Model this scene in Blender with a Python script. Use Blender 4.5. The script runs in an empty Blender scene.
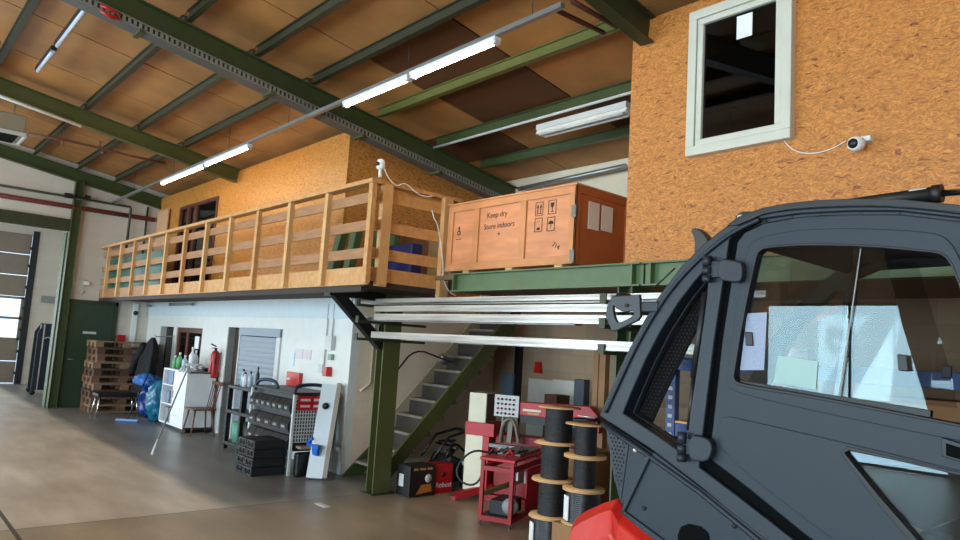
import bpy, bmesh, math, random
DAY = 8.0
TUBE = 21.0
import numpy as np
from mathutils import Vector, Matrix, Euler
random.seed(7)
C = bpy.context.scene.collection
PI = math.pi
# ---------- camera model (also used to measure real positions on known planes) ----------
H = 1.75
YAW, PIT, ROL, FL = math.radians(48.777), math.radians(6.405), math.radians(3.569), 706.3
F = np.array([-math.sin(YAW)*math.cos(PIT), math.cos(YAW)*math.cos(PIT), math.sin(PIT)])
R0 = np.array([math.cos(YAW), math.sin(YAW), 0.0]); U0 = np.cross(R0, F)
RR = R0*math.cos(ROL)+U0*math.sin(ROL); UU = -R0*math.sin(ROL)+U0*math.cos(ROL)
CAM = np.array([0, 0, H])
def ray(x, y): return F+RR*(x-480)/FL-UU*(y-270)/FL
def P(ax, val, x, y):
    d = ray(x, y); t = (val-CAM[ax])/d[ax]; q = CAM+d*t
    return Vector((float(q[0]), float(q[1]), float(q[2])))
cam = bpy.data.objects.new('camera', bpy.data.cameras.new('camera')); C.objects.link(cam)
cam.data.lens = FL/960*36; cam.data.sensor_width = 36
cam.matrix_world = Matrix(((RR[0], UU[0], -F[0], 0), (RR[1], UU[1], -F[1], 0), (RR[2], UU[2], -F[2], H), (0, 0, 0, 1)))
bpy.context.scene.camera = cam
vs = bpy.context.scene.view_settings
vs.view_transform = 'Standard'; vs.look = 'None'; vs.gamma = 1; vs.use_curve_mapping = False; vs.exposure = 0.95

# ---------- materials ----------
def lin(c):
    return tuple(((v/255)/12.92 if v/255 <= .04045 else ((v/255+.055)/1.055)**2.4) for v in c)+(1,)
MATS = {}
def mat(name, col, rough=.6, metal=0, var=0, vscale=6, bump=0, bscale=60, spec=.5, coat=0, stretch=None):
    if name in MATS: return MATS[name]
    m = bpy.data.materials.new(name); m.use_nodes = True; MATS[name] = m
    nt = m.node_tree; b = nt.nodes['Principled BSDF']
    b.inputs['Roughness'].default_value = rough; b.inputs['Metallic'].default_value = metal
    b.inputs['Specular IOR Level'].default_value = spec; b.inputs['Coat Weight'].default_value = coat
    c = lin(col); b.inputs['Base Color'].default_value = c
    tc = nt.nodes.new('ShaderNodeTexCoord'); src = tc.outputs['Object']
    if stretch:
        mp = nt.nodes.new('ShaderNodeMapping'); mp.inputs['Scale'].default_value = stretch
        nt.links.new(src, mp.inputs['Vector']); src = mp.outputs['Vector']
    n = nt.nodes.new('ShaderNodeTexNoise'); n.inputs['Scale'].default_value = vscale; n.inputs['Detail'].default_value = 5
    nt.links.new(src, n.inputs['Vector'])
    r = nt.nodes.new('ShaderNodeValToRGB'); v = max(var, .04)
    r.color_ramp.elements[0].position = .3; r.color_ramp.elements[1].position = .7
    r.color_ramp.elements[0].color = tuple(x*(1-v) for x in c[:3])+(1,)
    r.color_ramp.elements[1].color = tuple(min(1, x*(1+v*.6)) for x in c[:3])+(1,)
    nt.links.new(n.outputs['Fac'], r.inputs['Fac']); nt.links.new(r.outputs['Color'], b.inputs['Base Color'])
    if bump:
        n2 = nt.nodes.new('ShaderNodeTexNoise'); n2.inputs['Scale'].default_value = bscale; n2.inputs['Detail'].default_value = 3
        nt.links.new(src, n2.inputs['Vector'])
        bp = nt.nodes.new('ShaderNodeBump'); bp.inputs['Strength'].default_value = bump; bp.inputs['Distance'].default_value = .01
        nt.links.new(n2.outputs['Fac'], bp.inputs['Height']); nt.links.new(bp.outputs['Normal'], b.inputs['Normal'])
    return m
def emis(name, col, st):
    m = bpy.data.materials.new(name); m.use_nodes = True; MATS[name] = m
    b = m.node_tree.nodes['Principled BSDF']; b.inputs['Base Color'].default_value = (.8, .8, .8, 1)
    b.inputs['Emission Color'].default_value = col+(1,); b.inputs['Emission Strength'].default_value = st
    return m
def N(nt, t, **kw):
    n = nt.nodes.new(t)
    for k, v in kw.items():
        if k in n.inputs.keys(): n.inputs[k].default_value = v
        else: setattr(n, k, v)
    return n
def glassy(name, tint, refl_mul=1.0, rough=0.0):
    m = bpy.data.materials.new(name); m.use_nodes = True; MATS[name] = m; nt = m.node_tree
    nt.nodes.clear(); L = nt.links
    o = N(nt, 'ShaderNodeOutputMaterial'); mx = N(nt, 'ShaderNodeMixShader'); tr = N(nt, 'ShaderNodeBsdfTransparent')
    gl = N(nt, 'ShaderNodeBsdfGlossy'); fr = N(nt, 'ShaderNodeFresnel'); ge = N(nt, 'ShaderNodeNewGeometry'); im = N(nt, 'ShaderNodeMix'); im.inputs[2].default_value = 1.5; im.inputs[3].default_value = 1/1.5
    L.new(ge.outputs['Backfacing'], im.inputs[0]); L.new(im.outputs[0], fr.inputs['IOR'])
    mu = N(nt, 'ShaderNodeMath'); mu.operation = 'MULTIPLY'; mu.inputs[1].default_value = refl_mul
    tr.inputs['Color'].default_value = tint+(1,); gl.inputs['Roughness'].default_value = rough
    L.new(fr.outputs[0], mu.inputs[0]); L.new(mu.outputs[0], mx.inputs[0]); L.new(tr.outputs[0], mx.inputs[1])
    L.new(gl.outputs[0], mx.inputs[2]); L.new(mx.outputs[0], o.inputs['Surface'])
    return m
def ramp(nt, pts):
    r = nt.nodes.new('ShaderNodeValToRGB'); e = r.color_ramp.elements
    e[0].position, e[0].color = pts[0][0], lin(pts[0][1]); e[1].position, e[1].color = pts[-1][0], lin(pts[-1][1])
    for p, c in pts[1:-1]:
        k = e.new(p); k.color = lin(c)
    return r
def osb(name, tint, glow=0):
    m = bpy.data.materials.new(name); m.use_nodes = True; MATS[name] = m; nt = m.node_tree; L = nt.links
    b = nt.nodes['Principled BSDF']; b.inputs['Roughness'].default_value = .55-.15*glow
    tc = N(nt, 'ShaderNodeTexCoord')
    dn = N(nt, 'ShaderNodeTexNoise'); dn.inputs['Scale'].default_value = 7; L.new(tc.outputs['Object'], dn.inputs['Vector'])
    sc = N(nt, 'ShaderNodeVectorMath', operation='SCALE'); sc.inputs['Scale'].default_value = .12
    L.new(dn.outputs['Color'], sc.inputs[0])
    ad = N(nt, 'ShaderNodeVectorMath', operation='ADD'); L.new(tc.outputs['Object'], ad.inputs[0]); L.new(sc.outputs[0], ad.inputs[1])
    outs = []
    for rot, scl in (((0, 0, 0), (20, 20, 74)), ((0, .9, 0), (19, 23, 66)), ((0, -.8, .3), (23, 19, 76))):
        mp = N(nt, 'ShaderNodeMapping'); mp.inputs['Scale'].default_value = scl; mp.inputs['Rotation'].default_value = rot
        L.new(ad.outputs[0], mp.inputs['Vector'])
        v = N(nt, 'ShaderNodeTexVoronoi'); v.inputs['Scale'].default_value = 1; L.new(mp.outputs[0], v.inputs['Vector'])
        sp = N(nt, 'ShaderNodeSeparateColor'); L.new(v.outputs['Color'], sp.inputs[0]); outs.append(sp)
    sel = N(nt, 'ShaderNodeTexVoronoi'); sel.inputs['Scale'].default_value = 14; L.new(ad.outputs[0], sel.inputs['Vector'])
    ss = N(nt, 'ShaderNodeSeparateColor'); L.new(sel.outputs['Color'], ss.inputs[0])
    g1 = N(nt, 'ShaderNodeMath', operation='GREATER_THAN'); g1.inputs[1].default_value = .45; L.new(ss.outputs[0], g1.inputs[0])
    g2 = N(nt, 'ShaderNodeMath', operation='GREATER_THAN'); g2.inputs[1].default_value = .6; L.new(ss.outputs[1], g2.inputs[0])
    m1 = N(nt, 'ShaderNodeMix'); L.new(g1.outputs[0], m1.inputs[0]); L.new(outs[0].outputs[0], m1.inputs[2]); L.new(outs[1].outputs[0], m1.inputs[3])
    m2 = N(nt, 'ShaderNodeMix'); L.new(g2.outputs[0], m2.inputs[0]); L.new(m1.outputs[0], m2.inputs[2]); L.new(outs[2].outputs[0], m2.inputs[3])
    t = tint
    r = ramp(nt, [(0, (t[0]*.72, t[1]*.62, t[2]*.55)), (.06, (t[0]*.97, t[1]*.95, t[2]*.92)), (.5, (t[0]*1.04, t[1]*1.04, t[2]*1.04)), (1, (min(255, t[0]*1.1), min(255, t[1]*1.13), min(255, t[2]*1.18)))])
    L.new(m2.outputs[0], r.inputs[0])
    fn = N(nt, 'ShaderNodeTexNoise'); fn.inputs['Scale'].default_value = 38; fn.inputs['Detail'].default_value = 6; fn.inputs['Roughness'].default_value = .7
    fm = N(nt, 'ShaderNodeMapping'); fm.inputs['Scale'].default_value = (1, 1, 2.6); L.new(ad.outputs[0], fm.inputs['Vector']); L.new(fm.outputs[0], fn.inputs['Vector'])
    fr_ = ramp(nt, [(.32, (176, 168, 160)), (.6, (255, 255, 255))]); L.new(fn.outputs['Fac'], fr_.inputs[0])
    mm = N(nt, 'ShaderNodeMix', data_type='RGBA', blend_type='MULTIPLY'); mm.inputs[0].default_value = 1; L.new(r.outputs[0], mm.inputs[6]); L.new(fr_.outputs[0], mm.inputs[7]); L.new(mm.outputs[2], b.inputs['Base Color'])
    bp = N(nt, 'ShaderNodeBump'); bp.inputs['Strength'].default_value = .35; bp.inputs['Distance'].default_value = .004
    L.new(m2.outputs[0], bp.inputs['Height']); L.new(bp.outputs[0], b.inputs['Normal'])
    return m
M_osb_r = osb('strand_board', (198, 128, 58)); M_osb_l = osb('strand_board_bright', (204, 138, 62), 1)
M_glass = glassy('clear_glass', (.93, .95, .95)); M_tint = glassy('tinted_glass', (.86, .85, .84), .64); M_darkglass = glassy('dark_glass', (.25, .25, .26), 1.2)
M_white = mat('white_paint', (226, 230, 230), .6, var=.04, bump=.1)
M_pine = mat('pine', (200, 148, 92), .6, var=.18, vscale=5, stretch=(3, 3, 3), bump=.1)
M_pine2 = mat('pine_boards', (164, 118, 80), .65, var=.22, vscale=4, stretch=(1, 8, 8))
M_pinew = mat('pine_light', (210, 164, 108), .6, var=.15, vscale=5)
M_green = mat('green_steel', (58, 72, 38), .45, var=.12, vscale=3)
M_olive = mat('olive_steel', (80, 84, 44), .45, var=.12, vscale=3)
M_dgreen = mat('dark_green_steel', (48, 54, 32), .5, var=.15)
M_beam = mat('sage_green_steel', (82, 104, 66), .45, var=.1)
M_galv = mat('galvanised', (165, 168, 170), .4, .8, var=.1)
M_alu = mat('aluminium', (150, 147, 142), .33, .8, var=.5, vscale=2, stretch=(.6, 6, 22))
M_black = mat('black_plastic', (13, 14, 16), .45, var=.2)
M_bsteel = mat('black_steel', (14, 15, 17), .5)
M_dgrey = mat('dark_grey_plastic', (26, 30, 36), .5, var=.1)
M_red = mat('red_paint', (178, 10, 22), .4, var=.12)
M_bred = mat('bright_red_plastic', (190, 34, 28), .32, var=.05)
M_cream = mat('cream_paint', (222, 214, 190), .5, var=.05)
M_blue = mat('blue_steel', (18, 56, 118), .4, var=.08)
M_paper = mat('paper', (232, 234, 236), .7)
M_pipered = mat('red_pipe_paint', (120, 60, 52), .5, var=.15)
M_brown = mat('brown_wood', (92, 50, 36), .55, var=.2)
M_grey = mat('grey_paint', (140, 142, 142), .55, var=.06)
M_lgrey = mat('light_grey', (196, 198, 198), .5, var=.05)
M_cable = mat('black_cable', (16, 18, 24), .55, var=.3, vscale=3, bump=.5, bscale=8, stretch=(1, 1, 26))
M_ply = mat('plywood', (214, 168, 116), .55, var=.12, vscale=3)
M_lens2 = emis('lit_tube_white', (1, .93, .84), TUBE)
M_lens = emis('lit_tube', (1, .78, .52), TUBE)

# ---------- mesh building ----------
def org(o):
    v = Vector((0, 0, 0))
    while o is not None:
        v += o.location; o = o.parent
    return v
class MB:
    def __init__(s): s.v = []; s.f = []; s.mi = []; s.sm = []
    def add(s, vs_, fs, mi=0, sm=False):
        n = len(s.v); s.v += [Vector(v) for v in vs_]
        for f in fs: s.f.append([i+n for i in f]); s.mi.append(mi); s.sm.append(sm)
        return s
    def box(s, x0, x1, y0, y1, z0, z1, mi=0):
        vs_ = [(x, y, z) for x in (x0, x1) for y in (y0, y1) for z in (z0, z1)]
        return s.add(vs_, [(0, 1, 3, 2), (4, 6, 7, 5), (0, 4, 5, 1), (2, 3, 7, 6), (0, 2, 6, 4), (1, 5, 7, 3)], mi)
    def bar(s, p, q, w, h, up=(0, 0, 1), mi=0):
        p = Vector(p); q = Vector(q); d = (q-p).normalized(); u = Vector(up)
        if abs(d.dot(u)) > .99: u = Vector((0, 1, 0))
        r = d.cross(u).normalized(); u = r.cross(d).normalized(); vs_ = []
        for c in (p, q):
            for a, b in ((-1, -1), (1, -1), (1, 1), (-1, 1)): vs_.append(c+r*a*w/2+u*b*h/2)
        return s.add(vs_, [(3, 2, 1, 0), (4, 5, 6, 7), (0, 1, 5, 4), (1, 2, 6, 5), (2, 3, 7, 6), (3, 0, 4, 7)], mi)
    def tube(s, pts, r, n=10, mi=0, cap=True):
        pts = [Vector(p) for p in pts]; rs = r if isinstance(r, (list, tuple)) else [r]*len(pts); vs_ = []; fs = []
        pu = None
        for i, p in enumerate(pts):
            d = (pts[min(i+1, len(pts)-1)]-pts[max(i-1, 0)]).normalized()
            if pu is None: pu = Vector((0, 0, 1)) if abs(d.z) < .9 else Vector((1, 0, 0))
            rt = d.cross(pu).normalized(); u = rt.cross(d).normalized(); pu = u
            for k in range(n):
                a = 2*PI*k/n; vs_.append(p+(rt*math.cos(a)+u*math.sin(a))*rs[i])
        for i in range(len(pts)-1):
            for k in range(n):
                a = i*n+k; b = i*n+(k+1) % n; fs.append((a, b, b+n, a+n))
        s.add(vs_, fs, mi, True)
        if cap:
            m = len(s.v)-len(vs_)
            s.f.append([m+k for k in range(n)][::-1]); s.mi.append(mi); s.sm.append(False)
            s.f.append([m+(len(pts)-1)*n+k for k in range(n)]); s.mi.append(mi); s.sm.append(False)
        return s
    def lathe(s, prof, c=(0, 0, 0), ax=(0, 0, 1), n=24, mi=0, sm=True):
        ax = Vector(ax).normalized(); t = Vector((1, 0, 0)) if abs(ax.x) < .9 else Vector((0, 1, 0))
        a1 = ax.cross(t).normalized(); a2 = ax.cross(a1); c = Vector(c); vs_ = []; fs = []
        for r, h in prof:
            for k in range(n):
                a = 2*PI*k/n; vs_.append(c+ax*h+(a1*math.cos(a)+a2*math.sin(a))*max(r, 1e-4))
        for i in range(len(prof)-1):
            for k in range(n):
                a = i*n+k; b = i*n+(k+1) % n; fs.append((a, b, b+n, a+n))
        return s.add(vs_, fs, mi, sm)
    def prism(s, poly, ext, mi=0):
        poly = [Vector(p) for p in poly]; e = Vector(ext); n = len(poly)
        vs_ = poly+[p+e for p in poly]
        fs = [tuple(range(n))[::-1], tuple(range(n, 2*n))]+[(i, (i+1) % n, (i+1) % n+n, i+n) for i in range(n)]
        return s.add(vs_, fs, mi)
    def quad(s, a, b, c, d, mi=0): return s.add([a, b, c, d], [(0, 1, 2, 3)], mi)
    def build(s, name, mats, parent=None, bevel=0, rot=None):
        me = bpy.data.meshes.new(name); o_ = org(parent) if parent is not None else Vector((0, 0, 0))
        me.from_pydata([v-o_ for v in s.v], [], s.f)
        if not isinstance(mats, (list, tuple)): mats = [mats]
        for m in mats: me.materials.append(m)
        for p, mi, sm in zip(me.polygons, s.mi, s.sm): p.material_index = mi; p.use_smooth = sm
        bm = bmesh.new(); bm.from_mesh(me)
        bmesh.ops.recalc_face_normals(bm, faces=bm.faces); bm.to_mesh(me); bm.free()
        o = bpy.data.objects.new(name, me); C.objects.link(o)
        if parent is not None: o.parent = parent
        if bevel:
            b = o.modifiers.new('bevel', 'BEVEL'); b.width = bevel; b.segments = 2; b.limit_method = 'ANGLE'; b.angle_limit = .6
        return o
def recentre(o):
    me = o.data; xs = [v.co for v in me.vertices]
    lo = Vector([min(c[i] for c in xs) for i in range(3)]); hi = Vector([max(c[i] for c in xs) for i in range(3)])
    c = Vector(((lo.x+hi.x)/2, (lo.y+hi.y)/2, lo.z))
    for v in me.vertices: v.co -= c
    o.location = o.location+c; return o
def tag(o, label, cat, group=None, kind=None):
    o['label'] = label; o['category'] = cat
    if group: o['group'] = group
    if kind: o['kind'] = kind
    return o
def thing(name, loc, label, cat, group=None):
    o = bpy.data.objects.new(name, None); C.objects.link(o); o.location = loc; o.empty_display_size = .1
    return tag(o, label, cat, group)
def solo(name, mb, m, label, cat, group=None, bevel=0, keep=False):
    o = mb.build(name, m, None, bevel)
    if not keep: recentre(o)
    return tag(o, label, cat, group)
def struct(name, mb, m, parent=None):
    o = mb.build(name, m, parent)
    if parent is None: o['kind'] = 'structure'
    return o
def copy_tree(o, loc=None, rz=None, label=None, parent=None):
    c = o.copy(); C.objects.link(c)
    if parent is not None: c.parent = parent
    for ch in o.children: copy_tree(ch, parent=c)
    if loc is not None: c.location = loc
    if rz is not None: c.rotation_euler = (0, 0, rz)
    if label: c['label'] = label
    return c
def plate(name, outer, holes, y0, y1, m, parent, bevel=.004, res=1):
    """outline in (x,z), solid between y0 and y1 (y0 nearer the viewer), rim rounded"""
    cu = bpy.data.curves.new('t', 'CURVE'); cu.dimensions = '2D'; cu.fill_mode = 'BOTH'
    cu.extrude = max((y1-y0)/2-bevel, .0005); cu.bevel_depth = bevel; cu.bevel_resolution = res; cu.offset = -bevel
    for poly in [outer]+list(holes):
        sp = cu.splines.new('POLY'); sp.points.add(len(poly)-1); sp.use_cyclic_u = True
        for i, (a, b) in enumerate(poly): sp.points[i].co = (a, b, 0, 1)
    to = bpy.data.objects.new('t', cu); C.objects.link(to)
    dg = bpy.context.evaluated_depsgraph_get(); me = bpy.data.meshes.new_from_object(to.evaluated_get(dg))
    bpy.data.objects.remove(to); bpy.data.curves.remove(cu)
    me.name = name; o_ = org(parent) if parent is not None else Vector((0, 0, 0))
    for v in me.vertices: v.co = Vector((v.co.x, (y0+y1)/2-v.co.z, v.co.y))-o_
    me.materials.clear(); me.materials.append(m)
    for p in me.polygons: p.material_index = 0; p.use_smooth = False
    o = bpy.data.objects.new(name, me); C.objects.link(o)
    if parent is not None: o.parent = parent
    return o
def smooth(pts, it=2, closed=True):
    for _ in range(it):
        out = []; n = len(pts)
        for i in range(n if closed else n-1):
            a = Vector(pts[i]); b = Vector(pts[(i+1) % n]); out += [tuple(a*.75+b*.25), tuple(a*.25+b*.75)]
        if not closed: out = [pts[0]]+out+[pts[-1]]
        pts = out
    return pts
def lettering(txt, origin, right, up, size, m, parent, name='lettering', align='CENTER'):
    cu = bpy.data.curves.new('t', 'FONT'); cu.body = txt; cu.size = size; cu.align_x = align; cu.extrude = .0008
    to = bpy.data.objects.new('t', cu); C.objects.link(to)
    dg = bpy.context.evaluated_depsgraph_get(); me = bpy.data.meshes.new_from_object(to.evaluated_get(dg))
    bpy.data.objects.remove(to); bpy.data.curves.remove(cu)
    r = Vector(right).normalized(); u = Vector(up).normalized(); n = r.cross(u); o_ = org(parent) if parent is not None else Vector((0, 0, 0))
    for v in me.vertices: v.co = Vector(origin)+r*v.co.x+u*v.co.y+n*v.co.z-o_
    me.name = name; me.materials.clear(); me.materials.append(m)
    o = bpy.data.objects.new(name, me); C.objects.link(o)
    if parent is not None: o.parent = parent
    return o
def ibeam(mb, p, q, w, h, tf=.014, tw=.01, up=(0, 0, 1), mi=0):
    p = Vector(p); q = Vector(q); d = (q-p).normalized(); u = Vector(up); r = d.cross(u).normalized(); u = r.cross(d).normalized()
    mb.bar(p+u*(h/2-tf/2), q+u*(h/2-tf/2), w, tf, up, mi); mb.bar(p-u*(h/2-tf/2), q-u*(h/2-tf/2), w, tf, up, mi)
    mb.bar(p, q, tw, h-2*tf, up, mi); return mb
# ---------- setting ----------
XL, YF, YB, XR, YN = -17.07, 5.03, 7.65, 4.6, -9.0
def zr(y): return 5.296-.158*y if y > -1 else 5.454-.158*(-1-y)
def floor_mat():
    m = bpy.data.materials.new('concrete_floor'); m.use_nodes = True; nt = m.node_tree; L = nt.links; b = nt.nodes['Principled BSDF']
    tc = N(nt, 'ShaderNodeTexCoord'); sx = N(nt, 'ShaderNodeSeparateXYZ')
    n0 = N(nt, 'ShaderNodeTexNoise'); n0.inputs['Scale'].default_value = 1.3; n0.inputs['Detail'].default_value = 4; L.new(tc.outputs['Object'], n0.inputs['Vector'])
    w = N(nt, 'ShaderNodeVectorMath', operation='SCALE'); w.inputs['Scale'].default_value = .16; L.new(n0.outputs['Color'], w.inputs[0])
    a = N(nt, 'ShaderNodeVectorMath', operation='ADD'); L.new(tc.outputs['Object'], a.inputs[0]); L.new(w.outputs[0], a.inputs[1]); L.new(a.outputs[0], sx.inputs[0])
    s0 = N(nt, 'ShaderNodeSeparateXYZ'); L.new(tc.outputs['Object'], s0.inputs[0])
    def step(sock, lo, hi):
        r = N(nt, 'ShaderNodeMapRange'); r.inputs['From Min'].default_value = lo; r.inputs['From Max'].default_value = hi; L.new(sock, r.inputs['Value']); return r.outputs[0]
    grey = N(nt, 'ShaderNodeMath', operation='MULTIPLY'); L.new(step(sx.outputs['Y'], 3.05, 3.25), grey.inputs[0]); L.new(step(sx.outputs['X'], -6.4, -7.4), grey.inputs[1])
    far = step(s0.outputs['X'], -7.13, -7.16)
    n1 = N(nt, 'ShaderNodeTexNoise'); n1.inputs['Scale'].default_value = 1.1; n1.inputs['Detail'].default_value = 5; n1.inputs['Roughness'].default_value = .55
    mp = N(nt, 'ShaderNodeMapping'); mp.inputs['Scale'].default_value = (.8, 2.4, 1); L.new(tc.outputs['Object'], mp.inputs['Vector']); L.new(mp.outputs[0], n1.inputs['Vector'])
    r1 = ramp(nt, [(.2, (138, 124, 104)), (.5, (162, 146, 122)), (.8, (190, 174, 150))]); L.new(n1.outputs['Fac'], r1.inputs[0])
    r2 = ramp(nt, [(.2, (168, 156, 140)), (.5, (198, 186, 170)), (.8, (226, 217, 206))]); L.new(n1.outputs['Fac'], r2.inputs[0])
    r3 = ramp(nt, [(.2, (104, 102, 98)), (.5, (124, 121, 117)), (.8, (152, 148, 143))]); L.new(n1.outputs['Fac'], r3.inputs[0])
    m1 = N(nt, 'ShaderNodeMix', data_type='RGBA'); L.new(far, m1.inputs[0]); L.new(r1.outputs[0], m1.inputs[6]); L.new(r2.outputs[0], m1.inputs[7])
    m2 = N(nt, 'ShaderNodeMix', data_type='RGBA'); L.new(grey.outputs[0], m2.inputs[0]); L.new(m1.outputs[2], m2.inputs[6]); L.new(r3.outputs[0], m2.inputs[7])
    # slab joints
    cur = m2.outputs[2]
    for sock, pos, wd in ((s0.outputs['Y'], 1.22, .018), (s0.outputs['X'], -7.15, .008), (s0.outputs['Y'], -3.2, .015)):
        d = N(nt, 'ShaderNodeMath', operation='SUBTRACT'); d.inputs[1].default_value = pos; L.new(sock, d.inputs[0])
        ab = N(nt, 'ShaderNodeMath', operation='ABSOLUTE'); L.new(d.outputs[0], ab.inputs[0])
        lt = N(nt, 'ShaderNodeMath', operation='LESS_THAN'); lt.inputs[1].default_value = wd; L.new(ab.outputs[0], lt.inputs[0])
        mm = N(nt, 'ShaderNodeMix', data_type='RGBA'); L.new(lt.outputs[0], mm.inputs[0]); L.new(cur, mm.inputs[6]); mm.inputs[7].default_value = lin((78, 66, 54)); cur = mm.outputs[2]
    L.new(cur, b.inputs['Base Color'])
    n2 = N(nt, 'ShaderNodeTexNoise'); n2.inputs['Scale'].default_value = 2.2; n2.inputs['Detail'].default_value = 6; L.new(mp.outputs[0], n2.inputs['Vector'])
    rr = N(nt, 'ShaderNodeMapRange'); rr.inputs['From Min'].default_value = .1; rr.inputs['From Max'].default_value = .9; rr.inputs['To Min'].default_value = .3; rr.inputs['To Max'].default_value = .42
    L.new(n2.outputs['Fac'], rr.inputs['Value']); L.new(rr.outputs[0], b.inputs['Roughness'])
    return m
def block_mat(name, col, mortar, scale, vary=.12, bw=.5, rh=.25):
    m = bpy.data.materials.new(name); m.use_nodes = True; nt = m.node_tree; L = nt.links; b = nt.nodes['Principled BSDF']; b.inputs['Roughness'].default_value = .8
    tc = N(nt, 'ShaderNodeTexCoord'); sx = N(nt, 'ShaderNodeSeparateXYZ'); L.new(tc.outputs['Object'], sx.inputs[0])
    ad = N(nt, 'ShaderNodeMath', operation='ADD'); L.new(sx.outputs['X'], ad.inputs[0]); L.new(sx.outputs['Y'], ad.inputs[1])
    cb = N(nt, 'ShaderNodeCombineXYZ'); L.new(ad.outputs[0], cb.inputs[0]); L.new(sx.outputs['Z'], cb.inputs[1])
    br = N(nt, 'ShaderNodeTexBrick'); br.inputs['Scale'].default_value = scale; br.inputs['Brick Width'].default_value = bw; br.inputs['Row Height'].default_value = rh
    br.inputs['Mortar Size'].default_value = .008; br.inputs['Color1'].default_value = lin(col); br.inputs['Color2'].default_value = lin(tuple(c*(1-vary) for c in col)); br.inputs['Mortar'].default_value = lin(mortar)
    L.new(cb.outputs[0], br.inputs['Vector']); L.new(br.outputs['Color'], b.inputs['Base Color']); return m
M_floor = floor_mat()
M_wl = block_mat('painted_blocks', (212, 202, 190), (204, 195, 183), 1, .03, .5, .25)
M_wb = block_mat('bare_blocks', (168, 140, 112), (148, 124, 102), 1, .12, .5, .25)
M_ws = mat('rendered_wall', (226, 206, 182), .8, var=.06, bump=.2)
M_off = mat('office_wall_paint', (214, 215, 212), .6, var=.03)
M_offb = mat('pale_blue_band', (196, 208, 214), .6, var=.04)
M_dark = mat('dark_room', (40, 34, 32), .8)  # dark colour stands in for unlit rooms behind the openings
M_bt = mat('roof_board_tan', (168, 118, 66), .62, var=.25, vscale=1.6)
M_bd = mat('roof_board_brown', (88, 52, 28), .6, var=.2, vscale=1.6)
M_bg = mat('roof_batten', (70, 58, 46), .7)
fl = MB(); fl.box(-24, XR, YN, YB, -.2, 0); o = fl.build('floor', M_floor); o['kind'] = 'structure'
# left wall with gate opening (Y -1.2 .. 3.22, up to 3.72)
w = MB(); w.prism([(XL-.25, 3.22, 0), (XL-.25, YB, 0), (XL-.25, YB, zr(YB)+.5), (XL-.25, 3.22, zr(3.22)+.5)], (.25, 0, 0)); w.prism([(XL-.25, -1.2, 3.72), (XL-.25, 3.22, 3.72), (XL-.25, 3.22, zr(3.22)+.5), (XL-.25, -1.2, zr(-1)+.5)], (.25, 0, 0)); w.box(XL-.25, XL, YN, -1.2, 0, 4.2)
w.prism([(XL-.25, YN, 4.2), (XL-.25, -1.2, 4.2), (XL-.25, -1.2, zr(-1)+.38), (XL-.25, YN, 4.5)], (.25, 0, 0))
struct('wall_left', w, M_wl)
w = MB(); w.box(-23.65, -23.4, -2, 2.4, 0, 4.6); w.box(-23.65, -23.4, 3.62, 5.2, 0, 4.6); w.box(-23.65, -23.4, 2.4, 3.62, 4.2, 4.6)
w.box(-23.65, XL-.25, 5.2, 5.4, 0, 4.6); w.box(-23.65, XL-.25, -2.2, -2, 0, 4.6)
struct('wall_passage', w, M_wl)
struct('ceiling_passage', MB().box(-23.65, XL-.25, -2.2, 5.4, 4.6, 4.75), M_lgrey)
struct('wall_back', MB().box(XL, XR, YB, YB+.2, 0, 2.5), M_wb); struct('wall_back_upper', MB().box(XL, XR, YB, YB+.2, 2.5, 4.6), mat('cream_wall', (226, 214, 192), .7, var=.03))
w = MB(); w.box(XR, XR+.2, YN, YB, 0, 5.6); struct('wall_right', w, M_wl)
# near wall with gates and a window band (behind the viewer)
gates = [(-16.4, -11.6, 0, 4.0), (-7.3, -3.95, 0, 3.12), (-1.6, 3.6, 0, 4.0)]
w = MB(); xs = XL-.0
for (a, b_, z0, z1) in gates:
    w.box(xs, a, YN-.25, YN, 0, 4.4); w.box(a, b_, YN-.25, YN, z1, 4.4); xs = b_
w.box(xs, XR, YN-.25, YN, 0, 4.4); struct('wall_near', w, M_wl)
for i, (a, b_, z0, z1) in enumerate(gates):
    g = MB(); n = 2 if i == 1 else 4
    for k in range(n+1):
        x = a+(b_-a)*k/n; g.box(x-.02, x+.02, YN-.06, YN-.02, 0, z1)
    for z in (.04, z1-.03): g.box(a, b_, YN-.055, YN-.025, z-.03, z+.03)
    struct('window_%d' % (i+2), g, M_dgrey)
# office front wall under the gallery
w = MB(); T = 2.36
def wallbits(mb, segs, y0, y1, ztop):
    for s in segs: mb.box(s[0], s[1], y0, y1, s[2], s[3])
wallbits(w, [(XL, -16.15, 0, T), (-16.15, -15.3, 1.82, T), (-15.3, -15.1, 0, T), (-15.1, -13.67, 1.82, T), (-15.1, -13.67, 0, .85),
             (-13.67, -12.45, 0, T), (-12.45, -10.31, 1.87, T), (-10.31, -8.26, 0, T)], YF, YF+.13, T)
struct('wall_office', w, M_off)
struct('trim_1', MB().box(XL+.01, -8.3, YF-.02, YF, 2.05, 2.32), M_offb)
struct('wall_office_end', MB().box(-8.36, -8.26, YF+.13, YB, 0, T), M_ws)
struct('wall_office_inside', MB().box(XL, -8.36, 6.2, 6.3, 0, T), M_dark)
# upper floor slab with the stair opening, gallery deck
w = MB(); w.box(XL, -8.26, YF, YB, 2.37, 2.5); w.box(-8.26, -7.3, YF-.1, 5.6, 2.37, 2.5); w.box(-7.3, XR, 4.9, YB, 2.5, 2.55)
struct('floor_upper', w, mat('deck_boards', (120, 92, 66), .7, var=.1))
w = MB(); w.box(XL+.01, -6.36, 3.97, YF-.03, 2.34, 2.4); struct('floor_gallery', w, mat('deck_underside', (58, 44, 36), .8, var=.15))
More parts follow.
